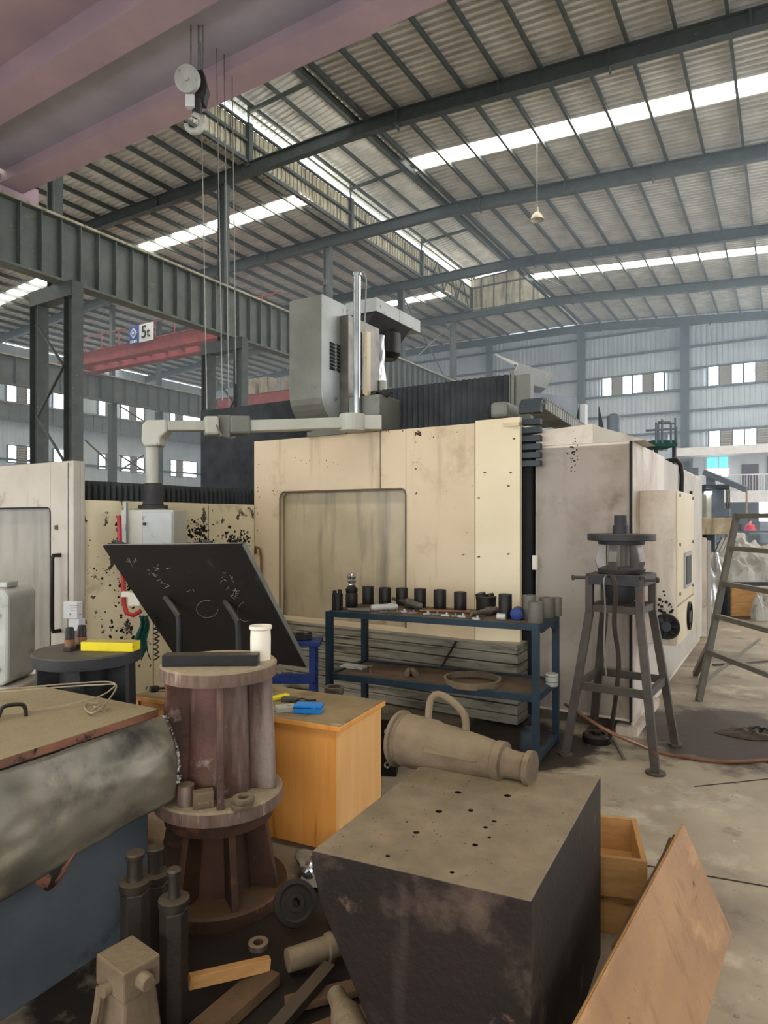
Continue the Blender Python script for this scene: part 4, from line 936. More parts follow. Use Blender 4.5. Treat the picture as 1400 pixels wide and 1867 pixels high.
tag(x.build('steel_bush', M['steelc'], smooth=True), 'upright steel tube with an open ring top just behind the desk', 'machine part')
p = GZ(281, 1261, dz); x = B(); x.lathe([(.02,0),(.03,.01),(.028,.03),(.012,.034)], p, n=16); x.tube([p+Vector((.02,0,.02)), p+Vector((.06,0,.02)), p+Vector((.08,.01,.012))], .008, n=6)
tag(x.build('knob_part', M['black'], smooth=True), 'small black knob part on the left end of the desk', 'machine part')

# --- ribbed cone pedestals
def pedestal(name, label, loc, m_body, m_fl, h=1.085, zb=0.0, r_top=.246, r_bot=.27, both=True, rot=0.0, ribs=8, edge=None):
    t = thing(name, label, 'pedestal', loc)
    def one(z0, z1, rt, rb, tag_):
        c = Vector((loc[0], loc[1], 0)); th = .062
        x = B(); x.lathe([(rt,0),(rt,th),(.01,th)] if 0 else [(.01,0),(rt,0),(rt+.002,.01),(rt+.002,th-.008),(rt-.006,th),(.01,th)], c+Vector((0,0,z1-th)), n=56); x.build('top_disc', m_fl, t, smooth=True)
        x = B(); x.lathe([(.01,0),(rb,0),(rb+.002,.01),(rb+.002,th-.008),(rb-.006,th),(.01,th)], c+Vector((0,0,z0)), n=56); x.build('base_flange', m_fl, t, smooth=True)
        x = B(); x.cyl(c+Vector((0,0,z0+th)), c+Vector((0,0,z1-th)), rb*.54, rt*.54, n=32); x.build('core_tube', m_body, t, smooth=True)
        for k in range(ribs):
            g = rot+2*math.pi*k/ribs; e = Vector((math.cos(g), math.sin(g), 0)); s = Vector((-e.y, e.x, 0))*.015
            a0, a1 = z0+th, z1-th; pb, pt_ = rb*.93, rt*.93
            x = B(); x.hexa([c+e*rb*.42-s+Vector((0,0,a0)), c+e*pb-s+Vector((0,0,a0)), c+e*pb+s+Vector((0,0,a0)), c+e*rb*.42+s+Vector((0,0,a0)),
                     c+e*rt*.42-s+Vector((0,0,a1)), c+e*pt_-s+Vector((0,0,a1)), c+e*pt_+s+Vector((0,0,a1)), c+e*rt*.42+s+Vector((0,0,a1))]); x.build('rib', m_body, t, bevel=.003)
    one(zb, h, r_top, r_bot, '')
    return t
px_, py_ = -.75, 3.0
pedestal('ribbed_pedestal', 'dusty brown ribbed cone pedestal, upper of the stacked pair beside the desk', (px_, py_, .425), M['rust'], M['flange'], h=1.0575, zb=.425, r_top=.257, r_bot=.282, rot=-1.31, ribs=5)
pedestal('ribbed_pedestal', 'dark rusty ribbed cone pedestal, lower of the stacked pair on the floor', (px_, py_, 0), M['rustdark'], M['rustdark'], h=.422, zb=0, r_top=.24, r_bot=.305, rot=-1.99, ribs=7)
lx, ly = -1.553, 3.45
pedestal('ribbed_pedestal', 'near black ribbed pedestal carrying the yellow bar, left', (lx, ly, 0), M['darkped'], M['darkped'], h=1.024, r_top=.265, r_bot=.285, rot=-1.35, ribs=6)
# on the stacked pair
zt = 1.0575
bp = [P(320,1190,2.72), P(490,1186,2.80)]
c0 = Vector((-.765,2.92,zt+.025)); x = B(); x.box(c0, (.415,.075,.05), rz=.03); tag(x.build('flat_bar', M['tank'], bevel=.003), 'dark flat steel bar lying on the upper brown pedestal', 'steel bar')
c0 = Vector((-.57, 3.04, zt)); x = B(); x.lathe([(.002,0),(.046,0),(.047,.10),(.045,.135),(.052,.142),(.052,.155),(.045,.156),(.041,.13),(.041,.01),(.002,.01)], c0, n=28)
tag(x.build('white_cup', M['pvc'], smooth=True), 'cream plastic pipe cup standing behind the flat bar on the pedestal', 'pipe fitting')
zf = .425+.062
p = GZ(343, 1455, zf); 
x = B(); x.lathe([(.01,0),(.036,0),(.038,.004),(.038,.082),(.035,.086),(.01,.086)], Vector((-.845,2.805,zf)), n=24); tag(x.build('round_slug', M['rust'], smooth=True), 'short upright brown round slug on the pedestal flange', 'machine part')
x = B(); x.box((-.765,2.785,zf+.034), (.085,.055,.068), rz=.35); x.box((-.765,2.785,zf+.02), (.05,.07,.02), rz=.35); tag(x.build('square_nut', M['cast'], bevel=.004), 'small square block beside the round slug on the flange', 'machine part')
for i in range(2):
    x = B(); x.lathe([(.024,0),(.045,0),(.047,.004),(.047,.018),(.045,.022),(.024,.022)], Vector((-.60+.006*i,2.78,zf+.0225*i)), n=28, closed=True)
    tag(x.build('steel_ring', M['cast'], smooth=True), ['lower steel ring of the two stacked on the pedestal flange', 'upper steel ring of the two stacked on the pedestal flange'][i], 'ring', 'stacked rings on the pedestal flange')
# on the dark pedestal
for i, (u_, v_) in enumerate(((127,1186),(149,1181))):
    p = GZ(u_, v_, 1.024); t = thing('tool_holder', ['black and copper tool holder, left of the pair on the dark pedestal', 'black and copper tool holder, right of the pair beside the yellow bar'][i], 'tool holder', p, 0, 'tool holders on the dark pedestal')
    x = B(); x.cyl(p, p+Vector((0,0,.022)), .037, n=6); x.build('hex_base', M['darkped'], t, bevel=.002)
    x = B(); x.lathe([(.02,.022),(.024,.024),(.025,.058),(.02,.06)], p, n=20); x.build('copper_band', M['copper'], t, smooth=True)
    x = B(); x.lathe([(.02,.058),(.023,.06),(.023,.10),(.020,.104),(.020,.116),(.016,.12),(.004,.12)], p, n=20); x.build('black_collar', M['black'], t, smooth=True)
x = B(); x.box(Vector((-1.42,3.42,1.024+.024)), (.28,.085,.047), rz=-.10); tag(x.build('yellow_bar', M['yellow'], bevel=.003), 'bright yellow rectangular bar with dusty top on the dark pedestal', 'steel bar')
# --- sheet covered tank at the left
tk = thing('covered_tank', 'grey blue tank with dusty slab top and sagging galvanised sheet, left edge', 'tank', (-1.4, 2.6, 0))
tc_ = Vector((-.955,2.79,0)); tu = Vector((-.32,-.58,0)).normalized(); tv = Vector((-.69,.32,0)).normalized()
tv = Vector((-.8756,.4831,0)); 
def tq(s, t, z): return tc_+tu*s+tv*t+Vector((0,0,z))
x = B(); x.hexa([tq(0,0,.866),tq(1.6,0,.866),tq(1.6,1.3,.866),tq(0,.82,.866),tq(0,0,.9),tq(1.6,0,.9),tq(1.6,1.3,.9),tq(0,.82,.9)])
x.build('slab_top', [M['slabtop'], M['rawedge']], tk, bevel=.003)
o = [c for c in tk.children if c.name.startswith('slab_top')][0]
for p in o.data.polygons: p.material_index = 0 if p.normal.z > .5 else 1
x = B(); x.hexa([tq(.03,.03,0),tq(1.6,.03,0),tq(1.6,1.2,0),tq(.03,.75,0),tq(.03,.03,.866),tq(1.6,.03,.866),tq(1.6,1.2,.866),tq(.03,.75,.866)]); x.build('tank_body', M['bluegrey'], tk, bevel=.004)
def shf(u, v):                           # sagging sheet: hangs from the slab's edge and bulges out
    s = 1.5*u-.03; sag = .34+.06*u+.04*math.sin(u*3.1)
    bul = .085*math.sin(min(1,v*1.02)*math.pi*.80)+.012
    bul *= (1-.25*max(0,u-.5)); q = Vector((s*2.2, v*1.6, 3.1))
    bul += .016*noise.fractal(q*1.3, .7, 2.1, 3)+.012*math.sin(u*9+v*2.0)*v
    return tq(s+ (.02*math.sin(v*3) if u < .01 else 0), -bul+.004, .868-v*sag)
x = B(); x.grid(shf, 60, 26); x.build('sagging_sheet', M['galv'], tk, smooth=True, solid=.004)
def fol(u, v):                            # its folded end
    s = -.03+.10*u; b_ = .085*math.sin(v*math.pi*.80)+.012
    return tq(s-.03+.03*u, -b_*(1-u)+.02*u, .868-v*.34)
x = B()
pc = tq(.60, -.012, .50); x.grid(lambda u, v: tq(.42+.17*u, -.03-.02*math.sin(v*3), .51-.10*v*(1-(2*u-1)**2)-.03*u), 12, 6); x.build('rust_flap', M['rawedge'], tk, solid=.004)
# chips along the cut corner
x = B(); rnd = random.Random(9)
for k in range(160):
    v = rnd.random()*.8; s = -.03+rnd.random()*.02; b_ = .085*math.sin(v*math.pi*.8)+.012
    q = tq(s, -b_*rnd.uniform(.86,1.03), .868-v*.34); r_ = .002+.004*rnd.random(); x.box(q, (r_*2,r_,r_*1.5), rz=rnd.random()*3)
tag(x.build('edge_chips', M['wmetal'], tk), kind='stuff')
x = B(); pts = [GZ(-6,1316,.9), GZ(0,1300,.93), GZ(8,1288,.95), GZ(38,1284,.95), GZ(46,1292,.93), GZ(47,1306,.9)]; x.tube(smooth_path(pts,4), .008, n=10); x.build('lift_handle', M['tank'], tk, smooth=True)
x = B()
def wl(pts, z): return [GZ(u_, v_, zz) for (u_, v_), zz in zip(pts, z)]
w1 = wl([(-30,1262),(40,1254),(120,1247),(190,1243),(211,1248),(208,1262),(190,1285),(168,1300),(155,1292),(158,1283),(180,1282)], [.95,.95,.95,.955,.955,.945,.93,.915,.91,.91,.91])
w2 = wl([(-30,1310),(60,1296),(120,1286),(180,1270),(205,1255),(209,1248),(190,1248),(120,1252),(0,1262)], [.91,.91,.915,.93,.95,.96,.96,.955,.95])
for w_ in (w1, w2): x.tube(smooth_path(w_), .0035, n=6)
w3 = wl([(165,1300),(175,1290),(192,1284),(186,1292),(172,1288)], [.91,.92,.92,.92,.91]); x.tube(smooth_path(w3), .0035, n=6)
tag(x.build('wire_loop', M['rope'], smooth=True), 'loop of stiff pale wire lying on the dusty slab', 'wire')

# --- three hexagonal rods, one casting, timber
for i, (u_, vt, Y_, r_) in enumerate(((317,1583,2.2,.047),(246,1553,2.32,.050),(283,1543,2.5,.050))):
    zt_ = H-(vt-V0)/F*Y_; q = Vector(((u_-U0)/F*Y_, Y_, 0))
    t = thing('hex_spindle', ['hexagonal dark spindle with flanged knob, front one of three', 'hexagonal dark spindle against the grey tank, left of the three', 'hexagonal dark spindle, rearmost of the three by the pedestal'][i], 'spindle', q, 0, 'spindles standing in the corner')
    x = B(); x.cyl(q, q+Vector((0,0,zt_-.135)), r_, n=6, rot=.3); x.build('hex_body', M['spin'], t, bevel=.004)
    x = B(); x.lathe([(.01,-.145),(r_*.85,-.145),(r_*.85,-.125),(r_*1.08,-.122),(r_*1.08,-.10),(r_*.8,-.095),(.01,-.095)], q+Vector((0,0,zt_)), n=24); x.build('flange', M['spin'], t, smooth=True)
    x = B(); rk = .018 if i == 0 else .027; x.lathe([(.01,-.10),(rk+.004,-.10),(rk,-.085),(rk,-.022),(rk+.006,-.018),(rk+.006,-.006),(rk,0),(.01,0)], q+Vector((0,0,zt_)), n=20); x.build('knob_stem', M['spin'], t, smooth=True)
# vise like casting
t = thing('iron_casting', 'chunky dusty casting with square head and side boss, bottom left', 'casting', (-.79, 2.02, 0))
c0 = Vector((-.795,2.045,.0)); zt_ = .352; R_ = math.radians(38)
x = B(); x.box(c0+Vector((0,0,zt_-.045)), (.158,.125,.09), rz=-R_); x.build('square_head', M['cast'], t, bevel=.006)
e1 = Vector((math.cos(-R_), math.sin(-R_), 0)); e2 = Vector((-e1.y, e1.x, 0))
x = B(); h = zt_-.09
def qd(a, b, z): return c0+e1*a+e2*b+Vector((0,0,z))
x.hexa([qd(-.11,-.09,0),qd(.11,-.09,0),qd(.11,.07,0),qd(-.11,.07,0),qd(-.07,-.055,h),qd(.07,-.055,h),qd(.07,.055,h),qd(-.07,.055,h)]); x.build('flared_body', M['cast'], t, bevel=.01)
x = B(); x.lathe([(.002,0),(.026,0),(.024,.03),(.020,.036),(.002,.038)], c0+e1*.078+Vector((0,0,zt_-.045)), c0+e1+Vector((0,0,zt_-.045)), n=20); x.build('side_boss', M['cast'], t, smooth=True)
x = B(); x.tube(smooth_path([qd(-.03,-.075,h+.02), qd(-.02,-.09,h-.04), qd(-.03,-.10,h-.12), qd(-.04,-.105,.05)]), .012, n=8); x.cyl(qd(-.0,-.055,h+.02), qd(-.0,-.085,h+.02), .02, n=14); x.build('rib_web', M['cast'], t, smooth=True)
x = B(); x.bar(P(344,1790,2.28), P(491,1756,2.42), .03, .045); o = x.build('timber_offcut', M['wood'], bevel=.002); tag(o, 'pale sawn timber offcut lying across the dark floor clutter', 'timber')
# --- black tilted plate on bent pipe supports
Cv = Vector((CS,-SN,0)); Dv = Vector((SN,CS,0))
Rt = Vector((-.857,4.0,1.55)); Lt = Rt-Cv*1.356; Lt.z = 1.512
Rb = Vector((-.857+.627*SN, 4.0+.627*CS, .683)); Lb = Lt+(Rb-Rt)
pn = (Rb-Rt).cross(Lt-Rt).normalized()
if pn.y > 0: pn = -pn
pt = thing('black_plate', 'large black steel plate tilted forward with faint chalk scribbles', 'steel plate', (-1.2, 4.6, 0))
x = B(); x.hexa([Rt, Lt, Lb, Rb]+[q-pn*.02 for q in (Rt, Lt, Lb, Rb)]); x.build('plate_sheet', M['plate'], pt, bevel=.003)
x = B(); x.bar(Rt+Vector((.0,0,.0))-pn*.01, Rb-pn*.01, .008, .028); x.bar(Lt-pn*.01+Vector((0,0,.004)), Rt-pn*.01+Vector((0,0,.004)), .024, .006); x.build('worn_edge', M['headm'], pt)
def onplate(u_, v_, off=.004):
    o_ = Vector((0,0,H)); d_ = Vector(((u_-U0)/F, 1, -(v_-V0)/F)); t_ = (Rt-o_).dot(pn)/d_.dot(pn); return o_+d_*t_+pn*off
rnd = random.Random(11); x = B()
def stroke(pts): x.tube([onplate(*p, off=.0015) for p in pts], .0009, n=4)
for (cu, cv, w_, h_, n_) in ((245,1022,22,10,5),(272,1044,16,8,4),(296,1036,20,8,4),(308,1066,10,4,2),(415,1050,16,14,6),(428,1078,18,12,7),(290,1056,12,8,3),(348,1070,4,12,2)):
    for k in range(n_):
        a_ = cu+rnd.uniform(-w_, w_)*.6; b_ = cv+rnd.uniform(-h_, h_)*.6; stroke([(a_, b_), (a_+rnd.uniform(-5,5), b_+rnd.uniform(-6,6)), (a_+rnd.uniform(-8,8), b_+rnd.uniform(-3,8))])
stroke([(378+20*math.cos(g), 1110+16*math.sin(g)) for g in [k*.5 for k in range(11)]])
stroke([(447+14*math.cos(g), 1115+18*math.sin(g)) for g in [k*.5 for k in range(2, 10)]])
tag(x.build('chalk_scribble', M['chalk'], pt), kind='stuff')
for (ut, vt, uk, vk, ub_, vb) in ((302,1089,326,1124,328,1190),(411,1097,434,1134,434,1190)):
    A_ = onplate(ut, vt, .0); Yk = A_.y-.16
    x = B(); kp = P(uk, vk, Yk); x.tube([A_, A_*.35+kp*.65+Vector((0,0,.004)), kp, kp+Vector((.004,0,-.06)), Vector((kp.x+.01, kp.y, 0))], .021, n=12); x.build('pipe_support', M['darkped'], pt, smooth=True)
for (u_, v_) in ((214, 995), (372, 994)):
    p = P(u_, v_, Lt.y+(Rt.y-Lt.y)*(u_-187)/256+.01); p.z += .012
    x = B(); x.bar(p-Cv*.09, p+Cv*.09, .03, .012); x.bar(p-Cv*.02+Vector((0,0,.02)), p+Cv*.07+Vector((0,0,.005)), .02, .014); x.build('edge_clamp', M['black'], pt, bevel=.002)
# --- blue cart behind the plate
t = thing('blue_cart', 'small royal blue metal cart between the black plate and the rack', 'cart', (-.75, 5.0, 0))
x = B(); x.box((-.75,4.96,.785), (.56,.26,.03)); x.build('cart_top', M['blue2'], t, bevel=.003)
x = B(); x.box((-.76,4.96,.50), (.50,.24,.012)); x.box((-.76,4.85,.53), (.50,.012,.07)); x.box((-.52,4.96,.53), (.012,.24,.07)); x.build('tray', M['blue2'], t)
for (a, b) in ((-.53,4.86),(-.53,5.07),(-.98,4.86),(-.98,5.07)):
    x = B(); x.box((a,b,.385), (.045,.03,.77)); x.build('leg', M['blue2'], t)
for i, (a, b, z, w_) in enumerate(((-.64,4.95,.80,.12),(-.57,4.97,.80,.05))):
    x = B(); x.box((a,b,z+.022), (w_,.09,.044), rz=.2); x.box((a+.01,b,z+.05), (w_*.5,.06,.016), rz=.2); tag(x.build('clamp_block', M['black'], bevel=.004), ['black slotted clamp block on the small blue cart', 'smaller black block at the right end of the blue cart'][i], 'machine part')
for i in range(5):
    p = Vector((-.62-.055*i+.01*(i%2), 4.94+.03*(i%3), .506+.02)); x = B(); x.cyl(p+Vector((-.03,-.02,0)), p+Vector((.03,.02,0)), .019, n=12); x.cyl(p+Vector((-.04,-.027,0)), p+Vector((-.03,-.02,0)), .025, n=6)
    tag(x.build('bolt', M['steelc']), 'thick dull bolt in the tray of the blue cart, '+['rightmost of five','second from the right','middle one of five','second from the left','leftmost of five'][i], 'bolt', 'bolts in the cart tray')

# --- blue steel rack
rk = thing('steel_rack', 'long dark blue steel rack with two levels in front of the machine', 'rack', (.4, 5.1, 0))
FL = Vector((-.43,5.2,0)); FRt = Vector((1.045,4.535,0)); dr = Vector((.264,.484,0)); dl = Vector((.264,.484,0))
ex = (FRt-FL).normalized(); ang = math.atan2(ex.y, ex.x); BLt = FL+dr; BRt = FRt+dr
def U3(p, z): return Vector((p.x, p.y, z))
for p in (FL, FRt, BLt, BRt):
    x = B(); x.box((p.x,p.y,.49), (.05,.05,.98), rz=ang); x.build('leg', M['blue'], rk, bevel=.002)
for z, h_ in ((.96,.045),(.47,.05)):
    for (p, q) in ((FL,FRt),(BLt,BRt),(FL,BLt),(FRt,BRt)):
        x = B(); x.bar(U3(p,z), U3(q,z), .04, h_); x.build('rail', M['blue'], rk, bevel=.002)
for (p, q) in ((FRt,BRt),(FL,BLt)):
    x = B(); x.bar(U3(p,.05), U3(q,.05), .04, .045); x.build('rail', M['blue'], rk)
for z, m in ((.978,'shelf'),(.478,'shelf')):
    x = B(); x.hexa([U3(q,z-.01) for q in (FL,FRt,BRt,BLt)]+[U3(q,z+.004) for q in (FL,FRt,BRt,BLt)]); x.build('shelf_board', M[m], rk)
x = B(); x.prism([U3(FRt+dr*.1,.93), U3(FRt+dr*.9,.93), U3(FRt+dr*.9,.85), U3(FRt+dr*.7,.915), U3(FRt+dr*.25,.90)], Vector((.01,.0,0))); x.build('corner_gusset', M['blue'], rk)
zt = .982
cyls = [(671,1104,21,32,'black'),(702,1106,22,32,'black'),(733,1106,22,31,'black'),(766,1110,22,34,'black'),(802,1112,23,34,'black'),(839,1115,23,33,'black'),(921,1130,24,44,'black'),
        (965,1132,24,44,'greyc'),(976,1138,27,38,'greyc'),(996,1128,26,36,'greyc'),(1015,1126,17,34,'greyc')]
ol = ['leftmost of the dark row', 'second from left in the dark row', 'third from left in the dark row', 'fourth from left in the dark row', 'fifth from left in the dark row', 'sixth from left in the dark row']
lb = ['dark steel cylinder on the blue rack, '+o_ for o_ in ol]+['tall dark cylinder on the rack, right of the black jar',
      'grey cylinder at the rack\'s right end, rearmost left of four', 'grey cylinder at the rack\'s right end, front one of four', 'wide grey cylinder at the rack\'s right end, third of four', 'slim grey cylinder at the very right end of the rack']
for (u_, vb, w_, h_, m), l_ in zip(cyls, lb):
    p = GZ(u_, vb-3, zt); s = p.y/F; r = w_/2*s; hh = h_*s*1.0
    x = B(); x.lathe([(.002,0),(r,0),(r*1.01,.003),(r*1.01,hh-.003),(r*.97,hh),(r*.55,hh),(r*.5,hh-.02),(.002,hh-.02)], p, n=28)
    tag(x.build('steel_cylinder', M[m], smooth=True), l_, 'cylinder', 'steel cylinders on the blue rack')
p = GZ(886, 1118, zt); s = p.y/F; r = 18*s
t = thing('black_jar', 'wide black pot with a crumpled rim on the blue rack', 'pot', p)
x = B(); x.lathe([(.002,0),(r*.95,0),(r,.01),(r*1.0,.09),(r*1.05,.13),(r*.9,.135),(r*.85,.03),(.002,.03)], p, n=28); x.build('pot_body', M['tank'], t, smooth=True)
x = B(); x.cyl(p+Vector((-.03,0,.10)), p+Vector((-.045,0,.155)), .04, n=16); x.cyl(p+Vector((.04,.01,.10)), p+Vector((.03,.01,.15)), .035, .028, n=14); x.build('pot_contents', M['black'], t, smooth=True)
p = GZ(641, 1107, zt); s = p.y/F
t = thing('tool_holder', 'tall tool holder with a bright metal collet at the rack\'s left end', 'tool holder', p)
x = B(); x.lathe([(.002,0),(.046,0),(.05,.006),(.05,.11),(.045,.12),(.05,.13),(.05,.155),(.04,.162),(.03,.175),(.002,.175)], p, n=28); x.build('holder_body', M['black'], t, smooth=True)
x = B(); x.lathe([(.002,.175),(.026,.175),(.03,.185),(.024,.195),(.036,.205),(.038,.22),(.028,.228),(.036,.24),(.038,.255),(.030,.262),(.036,.268),(.036,.276),(.025,.282),(.002,.283)], p, n=28); x.build('bright_collet', M['glasst'], t, smooth=True)
p = GZ(615, 1112, zt); t = thing('short_sleeve', 'short dark sleeve with two pegs at the rack\'s left corner', 'machine part', p)
x = B(); x.cyl(p, p+Vector((0,0,.13)), .044, n=24); x.build('sleeve', M['black'], t, smooth=True)
for dx in (-.022, .02):
    x = B(); x.cyl(p+Vector((dx,0,.13)), p+Vector((dx,0,.155+.01*(dx>0))), .016, n=14); x.build('peg', M['black'], t, smooth=True)
# lying things on the top shelf
def lying(name, lab, cat, u0, v0, u1, v1, prof, m, z=zt, group=None):
    p, q = GZ(u0, v0, z), GZ(u1, v1, z); rm = max(r for r, _ in prof); p.z = q.z = z+rm; L = (q-p).length
    x = B(); x.lathe([(r, t_*L) for r, t_ in prof], p, q, n=20); return tag(x.build(name, M[m], smooth=True), lab, cat, group)
lying('wrapped_roll', 'pale cloth wrapped roll lying beside the tool holder on the rack', 'roll', 676,1115,724,1113, [(.01,0),(.022,.02),(.028,.2),(.024,.5),(.030,.8),(.02,1),(.005,1)], 'wmetal')
lying('flat_wrench', 'flat dusty wrench on the left front of the rack top', 'tool', 634,1115,676,1117, [(.005,0),(.014,.02),(.012,.5),(.016,.98),(.005,1)], 'greyc')
lying('lathe_spindle', 'dark stepped spindle with a flange lying on the rack among the row', 'spindle', 716,1100,768,1116, [(.012,0),(.016,.02),(.016,.35),(.022,.38),(.022,.5),(.04,.55),(.042,.68),(.028,.72),(.028,.95),(.01,1)], 'steelc')
lying('steel_rod', 'long thin rusty rod lying along the rack top, behind', 'rod', 764,1117,858,1119, [(.006,0),(.010,.01),(.010,.9),(.016,.92),(.016,1),(.004,1)], 'copper')
lying('drill_shank', 'tapered steel shank lying near the blue cap on the rack', 'tool', 858,1129,905,1119, [(.01,0),(.016,.05),(.022,.6),(.034,.64),(.034,.78),(.026,.8),(.026,.98),(.01,1)], 'steelc')
lying('short_tube', 'short bright tube end beside the blue cap on the rack', 'tube', 906,1130,922,1131, [(.01,0),(.024,.02),(.024,.98),(.01,1)], 'wmetal')
rnd = random.Random(21)
spots_ = [(735,1117),(752,1119),(778,1121),(795,1122),(812,1124),(828,1125),(842,1126),(700,1118),(868,1130),(722,1119)]
for i, (u_, v_) in enumerate(spots_):
    p = GZ(u_, v_, zt); x = B(); x.box(p+Vector((0,0,.008)), (.05+.03*rnd.random(),.022,.014), rz=rnd.uniform(-.8,.8)); x.cyl(p+Vector((.01,0,.012)), p+Vector((.01,0,.03)), .009, n=8)
    tag(x.build('insert_clamp', M[['wmetal','steelc'][i%2]], bevel=.002), 'loose '+['pale','dark'][i%2]+' clamp piece on the rack\'s front edge, '+['below the third cylinder','below the fourth cylinder','right of the fourth cylinder','just left of the fifth cylinder','right of the fifth cylinder','left of the sixth cylinder','below the sixth cylinder','below the second cylinder','below the black jar','left of the third cylinder'][i], 'machine part', 'loose clamp pieces on the rack')
p = GZ(942, 1131, zt); t = thing('capped_cylinder', 'dark cylinder on its side with a round blue cap on the rack', 'cylinder', p)
x = B(); x.cyl(p+Vector((0,0,.045)), p+Vector((.03,.10,.045)), .044, n=24); x.build('barrel', M['tank'], t, smooth=True)
x = B(); x.lathe([(.002,0),(.038,0),(.046,.006),(.046,.022)], p+Vector((-.006,-.018,.045)), p+Vector((.03,.10,.045)), n=28); x.build('blue_cap', M['blue2'], t, smooth=True)
# lower shelf
p = GZ(861, 1246, .484); x = B(); x.lathe([(.195,0),(.213,0),(.213,.045),(.195,.045)], p, n=44, closed=True); tag(x.build('steel_hoop', M['cast'], smooth=True), 'wide shallow dusty ring lying on the rack\'s lower shelf', 'ring')
for i, u_ in enumerate((741, 757)):
    p = GZ(u_, 1232, .484); x = B(); x.cyl(p+Vector((0,-.05,.024)), p+Vector((-.02 if i else .02,.07,.024)), .024, n=16); tag(x.build('round_billet', M['cast'], smooth=True), ['left of two small round billets on the lower shelf', 'right of two small round billets on the lower shelf'][i], 'billet', 'billets on the lower shelf')
p = GZ(645, 1218, .484); x = B(); x.box(p+Vector((0,0,.012)), (.20,.10,.022), rz=ang); tag(x.build('flat_tile', M['wmetal'], bevel=.003), 'flat pale slab at the left end of the lower shelf', 'plate')
p = GZ(675, 1226, .484); x = B(); x.lathe([(.002,0),(.016,0),(.012,.02),(.012,.04),(.022,.045),(.022,.055),(.002,.056)], p, n=16); tag(x.build('small_bobbin', M['rust'], smooth=True), 'tiny upright bobbin beside the flat slab on the lower shelf', 'machine part')
p = GZ(1006, 1250, .484); t = thing('dented_can', 'dented pale can at the right end of the lower shelf', 'can', p)
x = B(); x.lathe([(.002,0),(.044,0),(.046,.004),(.046,.085),(.042,.09),(.002,.09)], p, n=24); x.build('can_body', M['wmetal'], t, smooth=True)
x = B(); x.lathe([(.047,.03),(.049,.032),(.047,.036)], p, n=24, closed=True); x.lathe([(.047,.07),(.049,.072),(.047,.076)], p, n=24, closed=True); x.build('can_rims', M['steelc'], t, smooth=True)
p = Vector((1.04, 4.84, 0)); p = GZ(962, 1376, 0); x = B(); x.lathe([(.002,0),(.055,0),(.058,.006),(.058,.15),(.045,.175),(.025,.19),(.025,.215),(.002,.215)], p, n=24); tag(x.build('dark_bottle', M['bgd'], smooth=True), 'dark greenish gas bottle standing on the floor under the rack', 'bottle')
# drilled angle block behind the desk
p = GZ(706, 1416, 0); t = thing('angle_block', 'black drilled block standing between desk and cone casting', 'machine part', p)
x = B(); x.box(p+Vector((0,.05,.19)), (.135,.10,.38), rz=-.15); x.build('block_body', M['tank'], t, bevel=.006)
for z in (.30, .19, .08):
    x = B(); x.lathe([(.012,0),(.022,0),(.022,.006),(.012,.004)], p+Vector((.0,-.001,z)), p+Vector((-.0,-1,z)), n=16, closed=True); x.build('bore', M['chrome'], t, smooth=True)

# --- legged stand with valve body
sc = Vector((1.755,4.87,0)); st = thing('legged_stand', 'four legged rusty steel stand with splayed feet beside the beige cabinet', 'stand', sc)
offs = [Vector((.06,-.44,0)), Vector((.42,.09,0)), Vector((-.06,.43,0)), Vector((-.42,-.10,0))]
zf_, zm = 1.30, 1.03
tops = [sc+o_*.6 for o_ in offs]; feet = [sc+o_*1.05 for o_ in offs]
def legat(i, z): return tops[i].lerp(feet[i], (zm-z)/zm) if z < zm else tops[i].copy()
for i in range(4):
    x = B(); a_ = U3(tops[i],zf_-.02); m_ = U3(tops[i],zm); f_ = U3(feet[i],.012)
    x.bar(a_, m_-Vector((0,0,.01)), .052, .052); x.bar(m_, f_, .055, .05, up=Dv); x.build('leg', M['standm'], st, bevel=.003)
    x = B(); x.cyl(U3(feet[i],0), U3(feet[i],.014), .065 if i == 0 else .05, n=18); x.build('foot_plate', M['standm'], st, smooth=True)
for i in range(4):
    j = (i+1) % 4
    x = B(); x.bar(U3(tops[i],zf_-.03), U3(tops[j],zf_-.03), .06, .075); x.build('top_frame', M['darkped'], st, bevel=.003)
    x = B(); x.bar(U3(tops[i],zm+.03), U3(tops[j],zm+.03), .03, .05); x.build('cross_bar', M['standm'], st)
    p_, q_ = legat(i,.50), legat(j,.50); x = B(); x.bar(U3(p_,.50), U3(q_,.50), .03, .055); x.build('cross_bar', M['standm'], st)
for (i, s) in ((0, 1), (3, -1)):
    p_ = U3(tops[i], zf_-.02); e_ = Vector((.92,.0,0))*s*.10; x = B(); x.cyl(p_, p_+e_*1.3, .012, n=10); x.cyl(p_+e_*1.25, p_+e_*1.4, .02, n=8); x.build('clamp_screw', M['standm'], st, smooth=True)
vb = thing('valve_body', 'dark round valve casting with a flat disc on the legged stand', 'machine part', sc+Vector((0,0,zf_)))
c0 = Vector((sc.x-.0, sc.y, 0))
x = B(); x.lathe([(.01,1.075),(.07,1.09),(.115,1.13),(.135,1.19),(.135,1.26),(.12,1.30),(.16,1.31),(.17,1.34),(.12,1.36),(.01,1.36)], c0, n=32); x.build('lower_bulb', M['darkped'], vb, smooth=True)
for k in range(5):
    g = k*2*math.pi/5+.25; e = Vector((math.cos(g), math.sin(g), 0)); s_ = Vector((-e.y,e.x,0))*.032; prf = [(.10,1.34),(.165,1.34),(.185,1.40),(.17,1.47),(.15,1.53),(.10,1.53)]
    x = B(); x.prism([c0+e*r_+Vector((0,0,z_))-s_ for r_, z_ in prf], s_*2); x.build('cage_post', M['steelc'], vb, bevel=.005)
